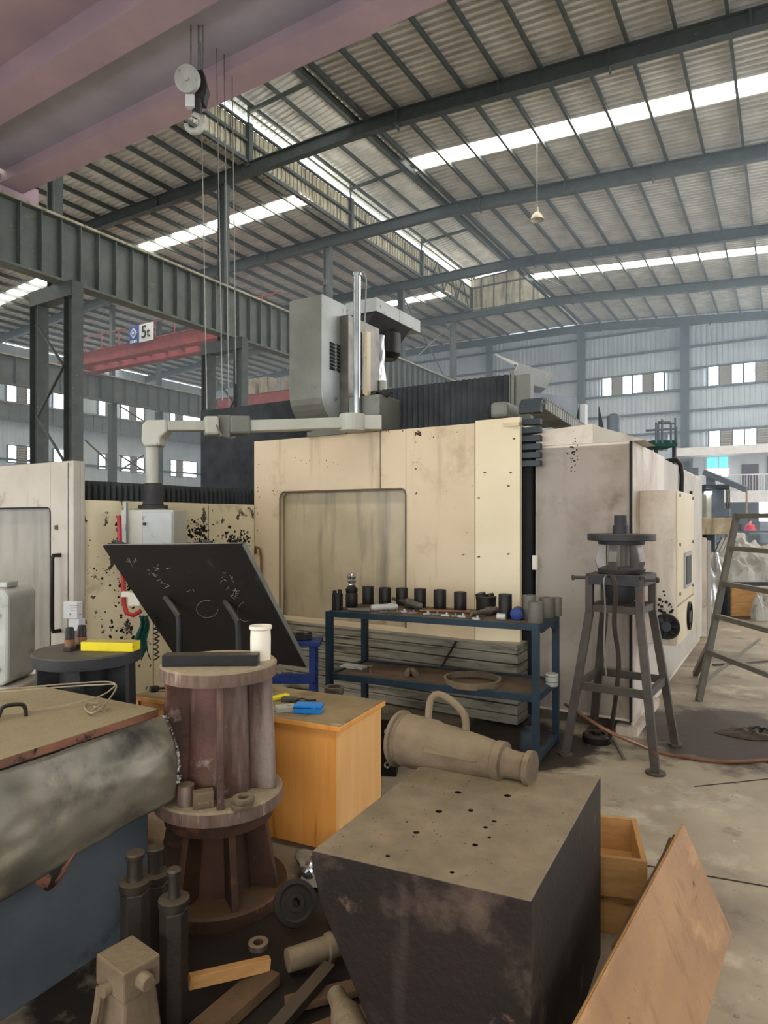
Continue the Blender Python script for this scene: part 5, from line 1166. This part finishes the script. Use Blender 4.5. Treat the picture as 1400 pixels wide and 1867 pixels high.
x = B(); x.lathe([(.01,1.34),(.06,1.34),(.06,1.53),(.01,1.53)], c0, n=24); x.build('inner_stem', M['greyc'], vb, smooth=True)
x = B(); x.lathe([(.01,1.52),(.16,1.52),(.165,1.53),(.165,1.548),(.235,1.548),(.24,1.553),(.24,1.593),(.235,1.598),(.01,1.598)], c0, n=48); x.build('top_disc', M['darkped'], vb, smooth=True)
x = B(); x.lathe([(.01,1.598),(.056,1.598),(.056,1.66),(.046,1.662),(.046,1.73),(.043,1.735),(.01,1.735)], c0+Vector((-.005,0,0)), n=28); x.build('hub_nut', M['darkped'], vb, smooth=True)
pa = U3(tops[0],zf_)+Vector((-.25,.12,0)); 
x = B(); x.tube(smooth_path([P(1110,1050,4.6), P(1117,1052,4.55), P(1122,1080,4.55), P(1120,1140,4.6), P(1128,1200,4.65), P(1124,1260,4.7), P(1112,1344,4.9)]), [.016]*31, n=8); tag(x.build('hanging_strap', M['hose'], smooth=True), 'dark brown hose hanging from the stand\'s top frame to the floor', 'hose')
x = B(); x.tube(smooth_path([P(1108,1049,4.6), P(1101,1058,4.56), P(1103,1110,4.6), P(1101,1180,4.62), P(1105,1232,4.65)]), .006, n=8); tag(x.build('thin_hose', M['wire'], smooth=True), 'thin grey hose hanging left of the brown one on the stand', 'hose')
x = B(); x.lathe([(.06,0),(.105,0),(.108,.01),(.108,.05),(.095,.065),(.06,.065)], GZ(1088,1352,0), n=32, closed=True); x.lathe([(.01,.02),(.06,.02),(.06,.05),(.03,.055),(.03,.08),(.01,.08)], GZ(1088,1352,0), n=24); tag(x.build('cast_base', M['tank'], smooth=True), 'black round cast base on the floor under the stand', 'machine part')
x = B(); x.tube(smooth_path([P(1030,1284,4.95), P(1060,1303,4.75), P(1100,1328,4.55), P(1150,1352,4.55), GZ(1200,1371,.018), GZ(1270,1384,.012), GZ(1340,1389,.012), GZ(1440,1382,.012)]), .012, n=8)
tag(x.build('floor_cable', M['copper'], smooth=True), 'brown cable running from the rack across the floor to the right', 'cable')
x = B(); c_ = GZ(1392,1340,0)
x.grid(lambda u, v: c_+Vector((math.cos(u*6.2832)*.33*v*(1+.18*math.sin(u*19)), math.sin(u*6.2832)*.17*v*(1+.15*math.cos(u*13)), .004+.055*(1-v**3)*(.7+.6*noise.noise(Vector((math.cos(u*6.28)*3,math.sin(u*6.28)*3,v*5)))))), 48, 12)
tag(x.build('oily_rag_heap', M['tank'], smooth=True), 'flat black oily heap of rags on the floor at the right edge', 'cloth')

# --- tube frame at the right
fa, fb = Vector((2.955,6.18,0)), Vector((3.55,6.62,1.76))
tf = thing('tube_frame', 'tall grey tube frame like a leaning ladder at the right edge', 'frame', (3.2, 5.8, 0))
dr_ = Vector((.04,-1.35,0))
for k in (0, 1):
    x = B(); x.bar(fa+dr_*k, fb+dr_*k, .055, .045, up=(0,1,0)); x.build('side_rail', M['aframe'], tf, bevel=.003)
for z in (1.74, 1.42, 1.08, .77, .44):
    s_ = z/1.76; p_ = fa.lerp(fb, s_); x = B(); x.bar(p_, p_+dr_, .05, .045); x.build('rung', M['aframe'], tf, bevel=.003)
x = B(); x.bar(fa.lerp(fb,.30), Vector((3.38,7.15,.025)), .05, .05); x.build('back_strut', M['aframe'], tf)

# --- wooden crate, plywood sheet
ct = thing('wooden_crate', 'open shallow orange wooden crate behind the steel block', 'crate', (.9, 2.9, 0))
c0 = Vector((1.055,2.635,0)); eu = Vector((-.96,.26,0)).normalized(); ev = Vector((.105,.40,0)).normalized()
def cq(s, t_, z): return c0+eu*s+ev*t_+Vector((0,0,z))
def slab(s0, s1, t0, t1, z0, z1): return [cq(s0,t0,z0),cq(s1,t0,z0),cq(s1,t1,z0),cq(s0,t1,z0),cq(s0,t0,z1),cq(s1,t0,z1),cq(s1,t1,z1),cq(s0,t1,z1)]
Wc, Tc = .42, .40
for nm_, a_ in (('front_board',(0,Wc,0,.022,.17,.33)),('back_board',(0,Wc,Tc-.022,Tc,.17,.33)),('end_board',(0,.022,.022,Tc-.022,.17,.33)),('end_board',(Wc-.022,Wc,.022,Tc-.022,.17,.33)),('bottom_board',(.022,Wc-.022,.022,Tc-.022,.17,.185))):
    x = B(); x.hexa(slab(*a_)); x.build(nm_, M['wood'], ct, bevel=.002)
x = B(); x.hexa(slab(.03,Wc-.03,.03,Tc-.03,0,.168)); x2 = x.build('lower_box', M['wood'], ct, bevel=.003)
ps = thing('plywood_sheet', 'reddish brown plywood sheet leaning at the lower right corner', 'plywood', (1.0, 2.2, 0))
Tf, Bf, dd = Vector((1.285,2.82,.395)), Vector((1.434,2.715,0)), Vector((-.575,-.818,0))
nn = (Tf-Bf).cross(dd).normalized(); nn = nn if nn.z > 0 else -nn; Lp = 1.5
x = B(); q = [Bf, Bf+dd*Lp, Tf+dd*Lp, Tf]; x.hexa([p-nn*.014 for p in q]+q); x.build('sheet_board', M['woodb'], ps, bevel=.0015)
for k in range(3):
    x = B(); q = [Bf, Bf+dd*Lp, Tf+dd*Lp, Tf]; o = nn*(-.0135+.0045*k); x.hexa([Tf+Vector((0,0,.0))+o, Tf+dd*Lp+o, Tf+dd*Lp+o+(Tf-Bf).normalized()*.003*(k%2+.5), Tf+o+(Tf-Bf).normalized()*.003*(k%2+.5)]+[p+nn*.004 for p in (Tf+o, Tf+dd*Lp+o, Tf+dd*Lp+o+(Tf-Bf).normalized()*.003*(k%2+.5), Tf+o+(Tf-Bf).normalized()*.003*(k%2+.5))]); x.build('veneer_edge', M['wood'], ps)
bt = Tf.lerp(Bf,.12)-nn*.04+dd*.03; x = B(); x.bar(bt, bt+dd*.9, .045, .05); x.build('batten', M['wooddk'], ps)
x = B(); p_ = Tf.lerp(Bf,.1)-nn*.04+dd*.06; x.bar(p_, Vector((p_.x-.12,p_.y+.02,.0)), .05, .05); x.build('prop', M['wooddk'], ps)

# --- clutter on the dark floor between tank, pedestals and block
def rod(name, lab, cat, p, q, r, m, prof=None, n=18, group=None):
    x = B(); p, q = Vector(p), Vector(q); L = (q-p).length
    x.lathe([(a*r, b*L) for a, b in (prof or [(.1,0),(.95,0),(1,.01),(1,.99),(.95,1),(.1,1)])], p, q, n=n); return tag(x.build(name, M[m], smooth=True), lab, cat, group)
rod('thick_pipe', 'brown thick pipe with a collar lying behind the timber offcut', 'pipe', (-.36,2.45,.06), (-.02,2.62,.06), .045, 'cast', [(.1,0),(.9,0),(.95,.4),(1.15,.42),(1.15,.47),(1,.5),(1,1),(.1,1)])
rod('tapered_pipe', 'tapered dusty pipe end at the bottom centre edge', 'pipe', (-.16,2.18,.13), (-.03,1.86,.12), .05, 'cast', [(.1,0),(.6,0),(.65,.15),(1,.3),(1,1),(.1,1)])
t = thing('pulley_wheel', 'dark grooved pulley wheel leaning by the lower pedestal', 'pulley', (-.37,2.78,0))
x = B(); c0 = Vector((-.375,2.74,.10)); dn = Vector((.25,-.75,.55)).normalized(); x.lathe([(.035,0),(.085,0),(.088,.01),(.07,.025),(.088,.04),(.088,.055),(.07,.06),(.06,.05),(.035,.05)], c0, c0+dn, n=36, closed=True); x.build('rim', M['wheel'], t, smooth=True)
x = B(); x.lathe([(.018,-.01),(.036,-.01),(.036,.058),(.018,.058)], c0, c0+dn, n=24, closed=True); x.build('hub', M['wheel'], t, smooth=True)
rod('crumpled_tube', 'short grey ribbed tube end behind the pulley wheel', 'tube', (-.36,2.98,.09), (-.27,3.10,.15), .035, 'silver', [(.6,0),(1,.1),(.8,.2),(1,.3),(.8,.4),(1,.5),(.8,.6),(1,.7),(.8,.8),(1,1),(.5,1)])
tim = [((-.68,2.0,.025),(-.42,2.42,.03),.10,.045,'wooddk','wide old timber running from the bottom edge under the offcut'),
       ((-.30,2.10,.02),(.02,2.28,.02),.07,.035,'wooddk','old dark slat on the floor left of the block, nearer one'),
       ((-.34,2.28,.02),(.0,2.40,.02),.06,.03,'wooddk','old dark slat on the floor left of the block, farther one'),
       ((-.40,2.02,.058),(-.20,2.42,.056),.05,.035,'spin','dark steel bar crossing the old slats')]
for p, q, w_, h_, m, l_ in tim:
    x = B(); x.bar(p, q, w_, h_); tag(x.build('timber' if m == 'wooddk' else 'steel_bar', M[m], bevel=.003), l_, 'timber' if m == 'wooddk' else 'steel bar')
rnd = random.Random(2)
for i, (a, b, r_) in enumerate(((-.50,2.62,.04),(-.27,2.62,.03),(-.47,2.45,.03),(-.30,1.98,.03),(-.20,2.78,.035),(-.14,2.95,.04))):
    x = B(); x.lathe([(r_*.5,0),(r_,0),(r_,r_*.5),(r_*.5,r_*.5)], Vector((a,b,0.0)), n=20, closed=True)
    tag(x.build('steel_washer', M['rust'], smooth=True), 'thick rusty washer on the floor '+['beside the lower pedestal','just left of the pulley wheel','next to the thick pipe\'s collar','by the tapered pipe at the bottom','behind the thick pipe near the block','on the floor by the pale sheet'][i], 'ring', 'washers in the floor clutter')
x = B(); x.grid(lambda u, v: Vector((-.42+.34*u+.03*math.sin(v*5), 3.02+.34*v, .012+.022*abs(noise.noise(Vector((u*4,v*4,1)))))), 18, 18)
tag(x.build('dusty_rag', M['tarp'], smooth=True, solid=.003), 'crumpled pale dusty sheet on the floor in front of the desk', 'cloth')

# --- white jerry can at the left edge
jp = Vector((-2.70,4.35,0)); t = thing('jerry_can', 'big dusty white plastic canister with diagonal ribs at the left edge', 'canister', jp)
zc0, zc1 = .60, 1.245
x = B(); pr_ = [(-.27,zc0+.03),(-.24,zc0),(.18,zc0),(.215,zc0+.03),(.22,zc1-.05),(.19,zc1-.01),(.15,zc1),(-.22,zc1),(-.27,zc1-.04)]
x.prism([jp+Vector((a,0,z)) for a, z in pr_], (0,.35,0)); x.build('can_shell', M['canp'], t, bevel=.02)
x = B(); x.bar(jp+Vector((.16,-.012,1.08)), jp+Vector((-.02,-.012,.90)), .03, .03); x.bar(jp+Vector((-.02,-.012,.90)), jp+Vector((.16,-.012,.70)), .03, .03); x.bar(jp+Vector((-.25,-.012,1.10)), jp+Vector((.16,-.012,1.08)), .02, .02); x.build('pressed_rib', M['canp'], t, bevel=.008)
x = B()
for k in range(6): x.box(jp+Vector((.14-.05*k,-.01,1.16)), (.02,.02,.06))
x.build('top_grip_rib', M['canp'], t, bevel=.004)
x = B(); x.box(jp+Vector((.0,.12,zc1+.02)), (.36,.14,.04)); x.cyl(jp+Vector((.02,.15,zc1+.03)), jp+Vector((-.14,.18,zc1+.10)), .07, .04, n=16); x.build('lid', M['wmetal'], t, bevel=.01)
x = B(); x.box(jp+Vector((-.02,.18,.30)), (.6,.42,.59)); x.build('can_plinth', M['pale'], t, bevel=.01)
x = B(); pts = [P(285,1120,5.0)+Vector((.02*math.sin(k*1.9),.02*math.cos(k*1.9),-.012*k)) for k in range(30)]; x.tube(pts, .006, n=6); tag(x.build('spiral_cord', M['black'], smooth=True), 'black coiled cord hanging between green rag and black plate', 'cable')

# ================================================================ far right background
def at(u_, v_, Y_): return P(u_, v_, Y_)
def bx(name, m, par, u0, u1, v0, v1, Y_, dep, bev=0):
    p, q = at(u0, v1, Y_), at(u1, v0, Y_); x = B(); x.box(((p.x+q.x)/2, Y_+dep/2, (p.z+q.z)/2), (q.x-p.x, dep, q.z-p.z)); return x.build(name, M[m], par, bevel=bev)
t = thing('boring_mill', 'distant cream boring mill with a tall column beyond the beige cabinet', 'machine', Vector((6.9,14,0)))
bx('cross_rail', 'bgc', t, 1262, 1336, 944, 975, 14, .8, .02); bx('column', 'bgm', t, 1297, 1320, 890, 945, 14.2, .5, .01); bx('column_face', 'arm', t, 1288, 1297, 898, 945, 14.1, .3)
bx('top_yoke', 'bgd', t, 1286, 1331, 883, 892, 14.1, .7, .02); bx('work_lamp', 'pane', t, 1288, 1298, 896, 901, 14.0, .1); bx('motor', 'bgm', t, 1315, 1334, 925, 945, 14.2, .5, .05)
for u_ in (1326, 1330): bx('screw_rod', 'steelc', t, u_-1, u_+1, 892, 928, 14.1, .03)
bx('slide_post', 'bgd', t, 1289, 1303, 975, 1015, 14.2, .5); bx('machine_bed', 'bgd', t, 1290, 1336, 1016, 1095, 14.0, 1.5, .02); bx('side_leg', 'pale', t, 1262, 1290, 975, 1100, 14.4, .6)
for k in range(4):
    x = B(); x.bar(at(1305+7*k,1008,14.3), at(1318+7*k,980,14.3), .05, .06); x.build('spiral_cover', M['arm'], t)
t = thing('jib_boom', 'sloping grey jib boom with a hanging rope in front of the office balcony', 'jib crane', Vector((10,20,0)))
x = B(); x.bar(at(1284,861,20), at(1361,893,19), .16, .16); x.build('boom', M['bgm'], t)
x = B(); x.cyl(at(1361,893,19), at(1361,938,19), .03, n=6); x.build('rope', M['rope'], t)
x = B(); x.bar(at(1296,866,20), Vector((at(1296,866,20).x,20,0)), .25, .25); x.build('mast', M['bgm'], t)
t = thing('silver_bundle', 'pale silver wrapped bundle standing at the end of the cabinet', 'bundle', at(1296,1100,11.5)*1)
t.location.z = 0; MW[t] = Matrix.Translation(t.location)
x = B()
def sb(u, v):
    g = u*2*math.pi; r = .15+.03*math.sin(g*3+v*6)+.03*noise.noise(Vector((math.cos(g),math.sin(g),v*4))); c_ = at(1297,1100,11.5)
    return Vector((c_.x+r*1.1*math.cos(g)*(1-.35*v*v), 11.5+r*math.sin(g), .02+1.12*v))
x.grid(sb, 32, 24); x.build('wrap', M['silver'], t, smooth=True)
t = thing('rusty_panel', 'narrow brown upright panel leaning at the far end of the cabinet', 'panel', at(1276,1190,9.2)*1); t.location.z = 0; MW[t] = Matrix.Translation(t.location)
p_ = at(1278,1100,9.6); x = B(); x.box((p_.x, 9.7, .72), (.12,.3,1.44)); x.build('panel_board', M['cab'], t, bevel=.01); x = B(); x.box((p_.x+.1, 9.7, .7), (.06,.28,1.40)); x.build('panel_cover', M['pale'], t, bevel=.01)
# box and tarps
t = thing('plywood_box', 'brown plywood box on the floor beyond the tube frame', 'box', GZ(1360,1130,0))
bx('box_panel', 'wood', t, 1334, 1380, 1069, 1127, 11.3, .8, .01); bx('dark_side', 'bgd', t, 1326, 1334, 1066, 1130, 11.35, .8); bx('base_rail', 'wooddk', t, 1330, 1388, 1124, 1132, 11.28, .8)
t = thing('work_table', 'low dark work table under the grey tarpaulins, right background', 'table', Vector((7.2,12.4,0)))
bx('table_slab', 'bgd', t, 1325, 1440, 1062, 1068, 12.2, 1.6)
for u_ in (1330, 1435): bx('table_leg', 'bgd', t, u_-3, u_+3, 1068, 1115, 12.3, .08)
def tarpmound(name, lab, c, s, seed, z0, m='tarp'):
    x = B()
    def fn(u, v):
        a, b = (u-.5)*2, (v-.5)*2; e = max(0, (1-abs(a)**3))*max(0, (1-abs(b)**3)); 
        h = e**.4*(.75+.35*noise.fractal(Vector((a*1.6+seed,b*1.6,seed)), .7, 2.1, 4))
        return Vector((c[0]+a*s[0]*(1+.1*noise.noise(Vector((b*3,seed,0)))), c[1]+b*s[1], z0+max(0,h)*s[2]))
    x.grid(fn, 40, 30); return tag(x.build(name, M[m], smooth=True), lab, 'tarpaulin')
tarpmound('grey_tarpaulin', 'crumpled grey tarpaulin heap on the table, right of the tube frame', (at(1375,1050,12.6).x, 12.9), (.62,.6,.62), 3.3, .50)
tarpmound('grey_tarpaulin', 'smaller tarpaulin heap on the floor at the right edge beside the box', (at(1402,1100,11.2).x, 11.5), (.28,.4,.55), 7.7, 0)
tarpmound('grey_tarpaulin', 'far pale tarpaulin heap behind the big one', (at(1372,1000,18).x, 18), (.9,.7,.75), 5.1, .45, 'tarp')
t = thing('dark_workbench', 'dark far bench with blocky machinery behind the tube frame', 'bench', Vector((11,22,0)))
bx('bench_top', 'bgd', t, 1340, 1440, 968, 976, 24, 1); bx('bench_body', 'bgm', t, 1345, 1440, 976, 1025, 24.1, .9); bx('machine_head', 'bgm', t, 1384, 1425, 972, 995, 22, .8, .1); bx('grey_box', 'arm', t, 1341, 1360, 972, 988, 23.4, .6, .05)
bx('bench_vise', 'bgd', t, 1350, 1358, 955, 968, 24, .3, .04)
t = thing('wall_bench', 'low run of dark equipment along the far wall', 'bench', Vector((14,38,0)))
bx('cabinet_row', 'bgd', t, 1262, 1345, 955, 990, 40, 1.2, .05); bx('cabinet_row', 'bgm', t, 1385, 1440, 950, 988, 39, 1.2, .05)
# worker far away
pp = P(1367, 948, 36); t = thing('person', 'distant worker in a red shirt seen beyond the tube frame', 'person', (pp.x, 36, 0))
def skinned(name, pts, edges, rad, m, par):
    me = bpy.data.meshes.new(name); I = MW[par].inverted(); me.from_pydata([I@Vector(p) for p in pts], edges, []); me.materials.append(m)
    o = bpy.data.objects.new(name, me); COL.objects.link(o); o.parent = par; MW[o] = MW[par]
    md = o.modifiers.new('k', 'SKIN'); md.use_smooth_shade = True
    for v, r in zip(me.skin_vertices[0].data, rad): v.radius = (r, r)
    me.skin_vertices[0].data[0].use_root = True
    s = o.modifiers.new('s', 'SUBSURF'); s.levels = 2; s.render_levels = 2
    return o
def b_(dx, dy, z): return (pp.x+dx, 36+dy, z)
pts = [b_(0,0,.93),b_(0,0,1.15),b_(0,-.02,1.38),b_(0,-.02,1.50),b_(0,-.03,1.60),b_(0,-.03,1.70),
       b_(-.17,0,1.40),b_(-.24,.02,1.15),b_(-.20,-.18,1.02),b_(.17,0,1.40),b_(.24,.02,1.15),b_(.20,-.18,1.02),
       b_(-.09,0,.85),b_(-.10,-.02,.48),b_(-.10,.02,.08),b_(-.10,-.12,.04),b_(.09,0,.85),b_(.10,-.02,.48),b_(.10,.02,.08),b_(.10,-.12,.04)]
skinned('body', pts, [(0,1),(1,2),(2,3),(3,4),(4,5),(2,6),(6,7),(7,8),(2,9),(9,10),(10,11),(0,12),(12,13),(13,14),(14,15),(0,16),(16,17),(17,18),(18,19)],
        [.13,.13,.15,.055,.09,.085,.06,.05,.035,.06,.05,.035,.085,.065,.045,.04,.085,.065,.045,.04], M['skin'], t)
x = B(); x.lathe([(.19,.90),(.185,1.1),(.205,1.3),(.20,1.42),(.10,1.50),(.07,1.51)], Vector((pp.x,36,0)), n=20); 
for s in (-1, 1): x.tube([b_(s*.15,0,1.42), b_(s*.235,.02,1.16), b_(s*.21,-.13,1.05)], [.085,.07,.06], n=10)
x.build('red_shirt', M['shirt'], t, smooth=True)
x = B()
for s in (-1, 1): x.tube([b_(s*.09,0,.98), b_(s*.10,-.02,.5), b_(s*.10,.01,.08)], [.125,.095,.075], n=12)
x.build('trousers', M['trouser'], t, smooth=True)
x = B(); x.lathe([(.08,-.02),(.115,.03),(.11,.10),(.06,.14),(.01,.15)], Vector((pp.x,36,1.62)), n=16); x.build('hair', M['hair'], t, smooth=True)
# far railed platform behind the cabinet
t = thing('railed_platform', 'small railed green platform rising behind the beige cabinet', 'platform', Vector((6.2,15,0)))
Yp = 15.0; zd = at(1200,808,Yp).z
x = B(); p0_, p1_ = at(1190,808,Yp), at(1235,808,Yp); x.box(((p0_.x+p1_.x)/2,Yp+.4,zd), (p1_.x-p0_.x,.8,.14)); x.build('deck', M['green'], t)
for u_, v_, dy in ((1196,770,0),(1207,765,0),(1223,770,0),(1233,778,0),(1200,772,.8),(1231,762,.8)):
    x = B(); q = at(u_, v_, Yp+dy); x.cyl((q.x,q.y,zd), q, .025, n=6); x.build('rail_post', M['bgm'], t)
for (a, b, c, d, dy) in ((1178,785,1232,782,0),(1200,770,1222,770,0),(1200,772,1231,772,.8)):
    x = B(); x.cyl(at(a,b,Yp+dy), at(c,d,Yp+dy), .025, n=6); x.build('top_rail', M['bgm'], t)
for u_ in (1196, 1229):
    x = B(); q = at(u_, 808, Yp+.4); x.cyl((q.x,q.y,0), (q.x,q.y,zd), .05, n=8); x.build('support_leg', M['bgd'], t)
# walls outside the picture: behind the camera and beside the near bays
unseen_wall_back = corr_wall('unseen_wall_back', lambda s, d, z: W(A_ST+d, s, z), B_L, B_R, lambda b: zr(b)+.75, M['bwall'], z0=4.6)      # unseen wall, left open below to let light onto the front faces
unseen_wall_right = corr_wall('unseen_wall_right', lambda s, d, z: W(s, B_R-d, z), A_ST, 12, lambda a: zr(B_R)+.75, M['bwall'])

for i, (a, b) in enumerate((((1272,1252),(1385,1165)),((1300,1212),(1400,1205)))):
    p, q = GZ(*a, .012), GZ(*b, .012); x = B(); x.bar(p, q, .03, .022)
    tag(x.build('steel_bar', M['aframe']), ['thin steel bar lying on the floor behind the tube frame, rising right', 'thin steel bar lying flat on the floor behind the tube frame'][i], 'steel bar')
p, q = GZ(1118, 1347, .01), GZ(1138, 1384, .01); x = B(); x.bar(p, q, .018, .012); tag(x.build('steel_strip', M['aframe']), 'short steel strip on the floor beside the round black cast base', 'steel bar')
# thin dusty haze hanging in the far bays
hm = bpy.data.materials.new('haze'); hm.use_nodes = True; nt = hm.node_tree; nt.nodes.remove(nt.nodes['Principled BSDF'])
vs_ = nt.nodes.new('ShaderNodeVolumeScatter'); vs_.inputs['Color'].default_value = (.62, .80, 1, 1); vs_.inputs['Density'].default_value = .009; vs_.inputs['Anisotropy'].default_value = .2
nt.links.new(vs_.outputs[0], nt.nodes['Material Output'].inputs['Volume'])
x = B(); x.ab(17, A_END-.5, -54, 14, .3, H+12.3); tag(x.build('haze', hm), 'thin bluish haze filling the far bays of the hall', 'haze', kind='stuff')
